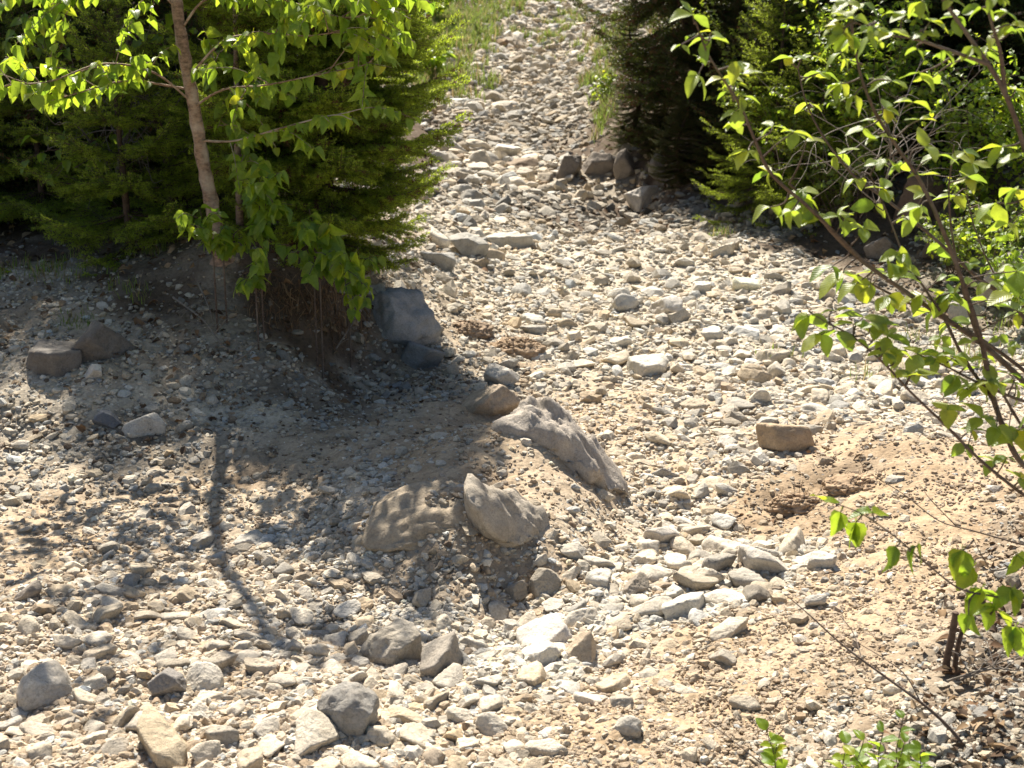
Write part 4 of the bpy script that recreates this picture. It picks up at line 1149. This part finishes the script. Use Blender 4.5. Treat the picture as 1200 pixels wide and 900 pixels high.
for c in [(812,18,2.44,3,44),(833,45,2.46,3,40),(818,88,2.46,3,42),(848,92,2.48,2,42),(868,112,2.5,3,38),(862,130,2.5,2,36),(905,148,2.55,3,36),(930,155,2.57,3,36),(945,165,2.6,2,36),(930,68,2.88,3,36),(952,66,2.88,2,34),
  (962,85,2.88,3,34),(985,98,2.54,4,36),(1000,112,2.53,3,34),(985,62,2.52,2,36),(1022,42,2.36,2,42),(1000,22,2.35,3,40),(992,2,2.5,3,38),(1012,4,2.5,2,36),(1045,95,2.5,2,42),(1078,85,2.5,2,42),(1092,92,2.5,2,40),(1070,120,2.55,2,40),(1078,140,2.55,2,34),
  (1012,150,2.54,2,40),(1032,160,2.54,2,40),(1040,186,2.55,2,38),(1058,192,2.56,3,40),(1084,172,2.56,3,40),(1100,182,2.56,2,40),(1080,205,2.56,2,36),(902,243,2.6,2,46),(935,238,2.62,3,44),(958,250,2.63,3,44),(990,256,2.64,3,42),(1012,268,2.66,3,44),(1025,240,2.7,2,38),
  (940,222,2.62,3,34),(1005,210,2.7,2,34),(1175,172,2.46,3,46),(1168,238,2.5,2,56),(1180,262,2.5,2,56),(1192,222,2.5,3,50),(1196,180,2.46,2,48),(1190,105,2.44,3,36),(1120,20,2.42,4,34),(1090,25,2.4,4,36),(1105,60,2.4,3,36),(1060,18,2.38,3,36),(1150,10,2.4,3,34),(1140,55,2.42,3,32),(1080,2,2.4,4,34),(1180,15,2.4,3,34),
  (975,312,2.66,2,54),(988,320,2.66,2,54),(1004,332,2.68,2,48),(1020,332,2.68,2,42),(948,370,2.48,3,44),(962,392,2.48,2,58),(982,388,2.49,2,58),(1000,380,2.49,2,56),(1012,372,2.5,2,50),(1030,380,2.5,3,44),(1050,410,2.52,3,46),(1040,395,2.5,3,40),(1072,440,2.52,3,56),(1075,415,2.58,3,46),(1100,420,2.6,3,46),(1120,440,2.6,3,44),(1145,452,2.62,3,46),
  (1150,490,2.56,3,46),(1168,500,2.58,3,48),(1192,505,2.6,4,52),(1110,480,2.54,3,44),(1130,520,2.56,2,42),(1165,540,2.58,3,40),(1195,560,2.58,3,40),(1192,318,2.7,3,66),(1185,345,2.7,2,60),(1195,365,2.75,2,56),(1110,350,2.68,3,48),(1080,345,2.68,3,46),(1055,325,2.68,2,42),(1190,450,2.7,3,44)]:
    cluster(*c)
for c_ in list(range(len(SH))):
    st = SH[c_]; n_ = len(st['path'])
    for q_ in range(9):
        k = int(n_ * R.uniform(.35, .99)); k = min(k, n_ - 1); b = st['path'][k]
        u_, v_, d_ = to_px(b)
        if u_ > 1230: continue
        cluster(u_ + R.uniform(-26, 26), v_ + R.uniform(-32, 16), b[1] + R.uniform(-.05, .05), int(R.integers(2, 5)), R.uniform(22, 38))
plant('leafy_shrub', 'arching brown stemmed shrub with yellow green leaves reaching over the trail edge', SH[0]['path'][0], SH, M_SHRUBLEAF, M_TWIG, T_OVAL)

# lower twig with hanging leaves
LT = [branch_of([(1300,760,2.45),(1245,725,2.42),(1200,706,2.4),(1160,698,2.38),(1125,690,2.36),(1090,664,2.34),(1050,630,2.32),(1015,605,2.31),(985,592,2.30),(962,586,2.30)], (.004, .0012)),
      branch_of([(1200,706,2.4),(1170,680,2.4),(1150,650,2.4),(1140,630,2.4)], (.002, .001)),
      branch_of([(1245,725,2.42),(1215,735,2.4),(1185,728,2.38),(1160,720,2.38)], (.0025, .001))]
BP2 = np.concatenate([s['path'] for s in LT]); OW2 = np.concatenate([np.full(len(s['path']), i) for i, s in enumerate(LT)])
for c in [(965,586,2.3,2,44,.3),(985,600,2.3,3,54,.9),(1003,612,2.31,3,56,1.0),(1022,600,2.31,2,50,.4),(1050,640,2.32,2,62,1.1),(1074,640,2.33,2,60,1.1),(1128,645,2.38,2,64,.9),(1140,665,2.38,2,60,1.0),(1150,690,2.38,3,64,.8),(1165,712,2.38,3,62,.8),(1185,690,2.38,3,60,.8),(1192,650,2.4,2,54,.7),(1135,720,2.36,2,56,1.0),(1190,735,2.38,3,60,.9)]:
    cluster(*c[:5], drop=c[5], spread=.5, tgt=LT, pts=BP2, own=OW2)
plant('leafy_twig', 'low twig with large drooping toothed leaves hanging over the sandy slope', LT[0]['path'][0], LT, M_LEAF, M_TWIG, T_BIG)

# bare arching twig, stubs and seedlings in the near corner
bt = [dict(path=px_path([(1145,905,2.72),(1125,868,2.72),(1090,832,2.75),(1040,795,2.8),(990,758,2.85),(950,722,2.9),(922,698,2.95)], 8), r=(.0055, .0012),
           twigs=[(px_path([(1080,825,2.76),(1060,790,2.8),(1030,768,2.85),(990,745,2.9)], 5), .002, .0008), (px_path([(1010,772,2.82),(1000,742,2.9),(985,722,2.95)], 5), .0016, .0008),
                  (px_path([(1135,885,2.72),(1100,860,2.75),(1050,838,2.8)], 5), .0022, .0008)])]
plant('bare_twig', 'long bare brown twig arching over the sand from the near corner', P(1145,905,2.72), bt, M_LEAF, M_TWIG, T_LOW)
bt2 = [dict(path=rooted(px_path([(1205,640,2.9),(1140,622,2.9),(1100,610,2.95),(1060,580,3.0),(1020,555,3.05)], 8), .25, .05), r=(.003, .0009), twigs=[(px_path([(1120,616,2.92),(1090,585,2.95),(1080,570,3.0)], 5), .0014, .0007)])]
plant('bare_twig', 'thin bare twig crossing in front of the dirt mound', P(1205,640,2.9), bt2, M_LEAF, M_TWIG, T_LOW)
bt3 = [dict(path=px_path([(905,905,2.6),(880,885,2.62),(855,865,2.66),(825,842,2.7)], 8), r=(.002, .0008))]
plant('bare_twig', 'short bare twig end poking over the bottom of the sandy slope', P(905,905,2.6), bt3, M_LEAF, M_TWIG, T_LOW)
q = hit(1108, 792)
st1 = [dict(path=curve([q + [0, 0, -.03], q + [0, .0, .04], q + [.006, 0, .09], q + [.012, 0, .165]], 5), r=(.0105, .0085))]
plant('cut_stub', 'thicker grey brown cut stem stub standing upright in the litter', q, st1, M_LEAF, M_DARKBARK, T_LOW)
q2 = hit(1119, 788)
st2 = [dict(path=curve([q2 + [0, 0, -.03], q2 + [.0, .0, .05], q2 + [.012, 0, .13], q2 + [.02, 0, .16]], 5), r=(.008, .005))]
plant('cut_stub', 'thinner leaning stem stub touching the upright cut stub', q2, st2, M_LEAF, M_DARKBARK, T_LOW)

def seedling(label, spots, L, mat=M_LEAF, nl=7):
    st = []
    for (u, v, tu, tv, d) in spots:
        b = P(u, v, d); e = P(tu, tv, d - .02)
        path = curve([b, (b + e) / 2 + R.normal(0, .006, 3), e], 5)
        lv = []
        for k in range(nl):
            t = .35 + .65 * k / (nl - 1); p = path[min(int(t * (len(path) - 1)), len(path) - 1)]
            a = k * 2.4 + R.uniform(-.4, .4)
            lv.append((p, norm(np.array([math.cos(a), math.sin(a) * .7, .55 + R.normal(0, .2)])), norm(np.array([0, -.3, 1]) + R.normal(0, .3, 3)), L * R.uniform(.7, 1.15)))
        st.append(dict(path=path, r=(.0018, .0009), leaves=lv))
    return plant('seedling', label, P(spots[0][0], spots[0][1], spots[0][4]), st, mat, M_TWIG, T_OVAL)
seedling('single upright seedling with small lime leaves at the bottom of the sand', [(908,915,898,856,2.58),(912,915,910,872,2.58)], .030)
seedling('bunch of lime leaved seedlings sprouting by the near corner litter', [(985,915,992,872,2.56),(1005,920,1012,868,2.56),(1030,920,1035,858,2.56),(1055,915,1058,842,2.57),(1075,915,1078,880,2.56),(1040,925,1060,870,2.52),(1020,925,1000,885,2.52)], .034)

# small leaved bush at the top of the shade on the far side of the firs
def bush(name, label, base, spread, h, n, L, mat, seed, cat='bush', tpl=T_LOW):
    st = []
    for k in range(n):
        a = R.uniform(0, 6.28); e = base + np.array([math.cos(a) * spread * R.uniform(.2, 1), math.sin(a) * spread * R.uniform(.2, 1), h * R.uniform(.55, 1.1)])
        m_ = (base + e) / 2 + np.array([0, 0, h * .12])
        st.append(leafy(curve([base + R.normal(0, .03, 3) * [1, 1, 0], m_, e], 6), (.004, .0013), 4, h * .25, L * .8, L, .3, drop=.3, tilt=.5))
    return plant(name, label, base, st, mat, M_TWIG, tpl)
q = hit(890, 215, 7); bush('small_leaf_bush', 'twiggy bush with tiny lime leaves rising beside the dark conifer', q, .6, 1.45, 34, .04, M_SHRUBLEAF, 1)
q = hit(985, 265, 7); bush('small_leaf_bush', 'twiggy bush with tiny leaves in front of the reddish shaded boulder', q, .7, .8, 26, .035, M_SHRUBLEAF, 2)
q = hit(1010, 255, 7); bush('small_leaf_bush', 'tall twiggy lime bush standing behind the crossing shrub stems', q, .6, 1.5, 34, .045, M_LEAF, 5)
q = hit(1095, 290, 6); bush('small_leaf_bush', 'bushy green thicket of small leaves in front of the huge shaded boulder', q + np.array([.25, .1, 0]), .5, 1.0, 26, .04, M_LEAF, 6)
q = hit(930, 250, 7); bush('small_leaf_bush', 'low mid green bush among the sparse fir saplings', q, .5, .9, 24, .04, M_LEAF, 7)
q = hit(1185, 395, 4.5); bush('small_leaf_bush', 'dense green bush closing the gap in front of the pale pinkish boulder', q + np.array([.12, 0, 0]), .45, .55, 26, .04, M_LEAF, 8)
q = hit(1215, 330, 5); bush('small_leaf_bush', 'tall leafy bush rising behind the pale pinkish boulder', q + np.array([.3, .6, 0]), .7, 1.3, 36, .045, M_LEAF, 9)
q = hit(1120, 330, 5); bush('small_leaf_bush', 'low sprawling bush at the rubble edge below the reddish shaded boulder', q, .5, .4, 18, .035, M_SHRUBLEAF, 11)
q = hit(697, 128, 10); bush('small_leaf_bush', 'sunlit lime bush at the trail edge under the dark conifer', q + np.array([.12, .0, 0]), .22, .42, 9, .06, M_SHRUBLEAF, 3)
q = hit(1170, 330, 5); bush('small_leaf_bush', 'small leaved bush low behind the shrub stems by the pale pinkish boulder', q, .6, .6, 20, .035, M_SHRUBLEAF, 4)
for k, (u, v, s, hh, lab) in enumerate([(480,62,.6,.9,'pale green bush on the trail bank just above the spruce top'),(510,28,.6,.8,'yellow green bush farther up the grassy trail bank'),(548,0,.6,.7,'small bush where the grass meets the top of the trail'),(450,60,.9,1.3,'leafy bush standing between the spruce top and the grassy bank'),(480,5,.9,1.3,'tall leafy bush at the crest of the grassy bank'),(508,92,.3,.4,'low lime bush at the very edge of the rubble above the spruce')]):
    q = hit(u, v, 12); bush('bank_bush', lab, q, s, hh, 14, .11, M_LEAF, 10 + k)

# ---- grass
def blades(x, y, h, w, lean, c):
    n = len(x); z = height(x, y)
    a = R.uniform(0, 2 * PI, n); d = np.stack([np.cos(a), np.sin(a), np.zeros(n)], 1); s = np.stack([-np.sin(a), np.cos(a), np.zeros(n)], 1) * w[:, None]
    b = np.stack([x, y, z - .01], 1); up = np.array([0, 0, 1.0])
    m_ = b + up * (h * .6)[:, None] + d * (h * lean * .35)[:, None]; t = b + up * h[:, None] * .95 + d * (h * lean)[:, None]
    V = np.stack([b - s, b + s, m_ + s * .7, m_ - s * .7, t], 1).reshape(-1, 3); k = np.arange(n)[:, None] * 5
    C = np.repeat(c, 5, 0)
    return V, k + np.array([[0, 1, 2, 3]]), k + np.array([[3, 2, 4]]), C
GRASS = [  # u, v, spread x, spread y, count, blade height
 (478,62,.5,2.0,5600,.24),(500,32,.5,2.2,5600,.22),(470,70,.6,2,1200,.28),(535,6,.5,2.4,4200,.22),(640,48,.16,.9,700,.11),(545,30,.35,1.6,2600,.2),(620,2,.4,2,1500,.2),(655,33,.15,1.0,420,.13),(668,25,.16,1.0,420,.13),(700,105,.12,.7,500,.22),(702,75,.15,1.2,600,.2),(732,40,.2,1.2,700,.24),(560,-10,.6,2,2400,.24),
 (720,130,.2,.5,300,.2),(40,320,.35,.2,500,.07),(10,285,.5,.4,500,.08),(75,378,.08,.04,90,.05),(85,420,.06,.03,80,.05),(930,262,.3,.2,250,.10),(1160,420,.4,.3,300,.1)]
mb = MB()
for u, v, sx, sy, n, hh in GRASS:
    q = hit(u, v, 2.5)
    nt = max(3, n // 28); tx = q[0] + R.normal(0, sx, nt); ty = q[1] + R.normal(0, sy, nt); w_ = R.integers(0, nt, n)
    x = tx[w_] + R.normal(0, .035 + sx * .03, n); y = ty[w_] + R.normal(0, .035 + sx * .03, n)
    h = hh * R.uniform(.45, 1.2, n)
    dry = (R.random(n) < .3)[:, None]
    c = np.where(dry, np.array([.34, .27, .13]), np.array([.20, .27, .05])) * R.uniform(.7, 1.25, (n, 1))
    V, f4, f3, C = blades(x, y, h, h * .010 + .0003 * y, R.uniform(.1, .8, n), c)
    o0 = mb.n; mb.add(V, f4, C); mb.f3.append(f3 + o0)
tag(mb.build('grass', M_GRASS, smooth=False), 'tufts of yellow green grass along the top of the trail and the banks', 'grass', kind='stuff')

# ---- dead leaves and needles lying in the shade and in the near corner
n = 26000
x, y, _ = darts(n, .01, .02, 2, 2.3, 15)
z4 = zone(x, y); keep = R.random(n) < np.clip(z4[:, 2] * 1.1 - .12, 0, .95)
x, y = x[keep], y[keep]
b = np.stack([x, y, height(x, y) + R.uniform(.002, .02, len(x))], 1)
d = norm(np.stack([R.normal(0, 1, len(x)), R.normal(0, 1, len(x)), R.normal(0, .3, len(x))], 1))
mb = MB(); add_leaves(mb, T_LOW, b, d, norm(np.array([0, 0, 1.]) + R.normal(0, .5, (len(x), 3))), R.uniform(.018, .05, len(x)) * np.clip(y / 6, .8, 1.6), .3, .6, .5)
LC = np.array([(.17, .10, .055), (.24, .16, .09), (.12, .075, .045), (.30, .22, .14), (.09, .06, .04)])
nv = len(T_LOW[0]) * len(T_LOW[1])
mb.c = [np.repeat(LC[R.integers(0, 5, len(x))] * R.uniform(.7, 1.2, (len(x), 1)), nv, 0)]
tag(mb.build('leaf_litter', M_LITTER, use_uv=True), 'brown dead leaves littering the shaded banks and the near corner', 'leaf litter', kind='stuff')

# rootlets and dead needles hanging from the lip of the cut bank
mb = MB()
for k in range(520):
    u = R.uniform(290, 432); t = (u - 290) / 142
    v = R.uniform(318, 372) + 26 * t
    q = hit(u, v, 4.5) + np.array([0, -.02, .02])
    l = R.uniform(.02, .13); e = q + np.array([R.normal(0, .03), -R.uniform(.01, .06), -l])
    cc = LC[R.integers(0, 3)] * R.uniform(.8, 1.6)
    tube(mb, curve([q, (q + e) / 2 + R.normal(0, .02, 3), e], 3), R.choice([.0009, .0014, .003], p=[.6, .3, .1]), 3, cc)
tag(mb.build('hanging_rootlets', M_DRY), 'reddish brown rootlets and dead needles hanging down the cut bank', 'roots', kind='stuff')

# dry tuft and dead branches
def earth_clump(label, u, v, rx, ry, rz, n, c):
    q = hit(u, v); m = MB(); vv, f = ICO[5]
    p = norm(vv) * (1 + .16 * fbm3(vv * 2.2 + u, 4, 5, .6) + .07 * fbm3(vv * 9 + u, 3, 6, .6))[:, None] * np.array([rx, ry, rz])
    tone = np.clip(1 + .35 * fbm3(vv * 5, 3, 3), .5, 1.5)[:, None]
    m.add(p, f, np.array(c) * tone)
    for k in range(n):
        a = R.uniform(0, 6.28); t = R.random() ** .5 * 1.35; x, y = math.cos(a) * rx * t, math.sin(a) * ry * t
        z = rz * math.sqrt(max(0, 1 - t * t)) if t < 1 else h1(q[0] + x, q[1] + y) - q[2]
        pv, pf = SMALL1[k % 30]
        m.add(pv * R.uniform(.003, .012) * np.array([1, .8, .7]) + np.array([x, y, z + .002]), pf, np.array(c) * R.uniform(.6, 1.5))
    for k in range(n // 9):
        a = R.uniform(0, 6.28); t = R.random() ** .5; b = np.array([math.cos(a) * rx * t, math.sin(a) * ry * t, rz * math.sqrt(1 - t * t) * .9])
        e = b + R.normal(0, .03, 3) + np.array([0, -.01, .02])
        tube(m, curve([b, (b + e) / 2 + R.normal(0, .012, 3), e], 3), .001, 3, np.array([.26, .18, .11]) * R.uniform(.5, 1.3))
    o = m.build('earth_clump', M_CRUMB); o.location = (q[0], q[1], q[2] - rz * .25)
    return tag(o, label, 'earth clump')
earth_clump('crumbly brown earth clump matted with roots, uphill of the tan square ended rock', 607, 412, .15, .13, .085, 420, (.31, .225, .15))
earth_clump('flat brown earth clump between the blue grey block and a bigger clump', 548, 388, .13, .11, .055, 240, (.29, .215, .15))
earth_clump('crumbled brown soil lump breaking off the edge of the dirt mound', 935, 592, .10, .07, .045, 260, (.32, .23, .15))
earth_clump('low round brown soil lump on the face of the dirt mound', 1005, 572, .12, .09, .04, 300, (.34, .245, .16))

def dead_branch(label, pts, r, nt, tl, lift=.02):
    path = curve([hit(u, v, 3) + np.array([0, -.03, lift + .02 * (i % 2)]) for i, (u, v) in enumerate(pts)], 6)
    tw = side_twigs(path, nt, tl, .1, .25)
    return plant('dead_branch', label, path[0], [dict(path=path, r=(r, r * .35), twigs=[(t, r * .4, .0008) for t in tw])], M_LEAF, M_GREYTWIG, T_LOW)
dead_branch('forked grey dead branch lying down the shaded bank below the trunk', [(205,352),(240,385),(265,410),(290,420)], .006, 9, .18)
dead_branch('pale thin dead branch lying across the litter beside the forked one', [(235,340),(247,370),(255,395)], .005, 6, .14)
dead_branch('curved grey root end sticking out at the foot of the shaded bank', [(275,430),(295,422),(305,405)], .007, 3, .08)
dead_branch('dead twig lying in the brown litter of the near corner', [(1120,800),(1150,830),(1180,880)], .004, 6, .10)
dead_branch('grey dead branch crossing the litter behind the cut stubs', [(1100,850),(1140,800),(1195,770)], .0035, 6, .10)
dead_branch('dead branch at the foot of the bushy spruce near the blue grey block', [(395,415),(415,390),(430,360)], .004, 5, .12)

# bare dead twigs tangled in the thicket
def twig_tangle(name, label, u0, u1, v0, v1, d0, d1, n):
    base = P((u0 + u1) / 2, v1, (d0 + d1) / 2); st = []
    main = curve([base, base + np.array([.05, 0, .3]), base + np.array([0, .1, .6])], 5)
    for k in range(n):
        u, v, d = R.uniform(u0, u1), R.uniform(v0, v1), R.uniform(d0, d1)
        l = R.uniform(30, 120); a = R.uniform(-2.6, -.5)
        e = P(u, v, d); b = main[int(R.integers(0, len(main)))]
        path = curve([b, (b + e) / 2 + R.normal(0, .07, 3), b + (e - b) * .8 + R.normal(0, .04, 3), e], 5)
        st.append((path, .004, .001)); st += [(t, .002, .0008) for t in side_twigs(path, 3, .2, .2)]
    return plant(name, label, base, [dict(path=main, r=(.008, .003), twigs=st)], M_LEAF, M_GREYTWIG, T_LOW)
twig_tangle('bare_bush', 'tangle of bare grey twigs in the dark behind the slim trunk', 40, 230, 20, 220, 6.6, 7.6, 30)
twig_tangle('bare_bush', 'tangle of bare grey twigs in the shade above the reddish boulder', 880, 1180, 60, 240, 7.5, 8.8, 28)
# ------------------------------------------------------------------ light, sky, camera
EL, AZ_ = math.radians(52), math.radians(-15)      # sun ahead of the camera, a little to the west side of the trail
sd = Vector((math.sin(AZ_) * math.cos(EL), math.cos(AZ_) * math.cos(EL), math.sin(EL)))
L = bpy.data.lights.new('sun', 'SUN'); L.energy = 5.0; L.angle = math.radians(.53); L.color = (1, .93, .81)
lo = bpy.data.objects.new('sun', L); col.objects.link(lo); lo.rotation_euler = sd.to_track_quat('Z', 'Y').to_euler(); lo.location = (0, 0, 20)
w = bpy.data.worlds.new('World'); scene.world = w; w.use_nodes = True
wn, wl = w.node_tree.nodes, w.node_tree.links
wn.clear()
sky = wn.new('ShaderNodeTexSky'); sky.sky_type = 'NISHITA'; sky.sun_disc = False; sky.sun_elevation = EL; sky.sun_rotation = AZ_
sky.air_density = 1; sky.dust_density = 1.2
bg = wn.new('ShaderNodeBackground'); bg.inputs[1].default_value = .055
wo = wn.new('ShaderNodeOutputWorld'); wl.new(sky.outputs[0], bg.inputs[0]); wl.new(bg.outputs[0], wo.inputs[0])

cd = bpy.data.cameras.new('camera'); co = bpy.data.objects.new('camera', cd); col.objects.link(co)
cd.sensor_width = 36; cd.lens = 36 * F / 1200; cd.clip_end = 2000; cd.clip_start = .05
co.location = CAM; co.rotation_euler = (PI / 2 - PITCH, 0, 0)
cd.dof.use_dof = True; cd.dof.focus_distance = 4.3; cd.dof.aperture_fstop = 7.1
scene.camera = co
scene.view_settings.view_transform = 'Standard'; scene.view_settings.look = 'None'
scene.view_settings.gamma = 1; scene.view_settings.use_curve_mapping = False
scene.view_settings.exposure = 1.26
scene.render.engine = 'CYCLES'
scene.cycles.max_bounces = 8; scene.cycles.transparent_max_bounces = 8
scene.cycles.use_denoising = True
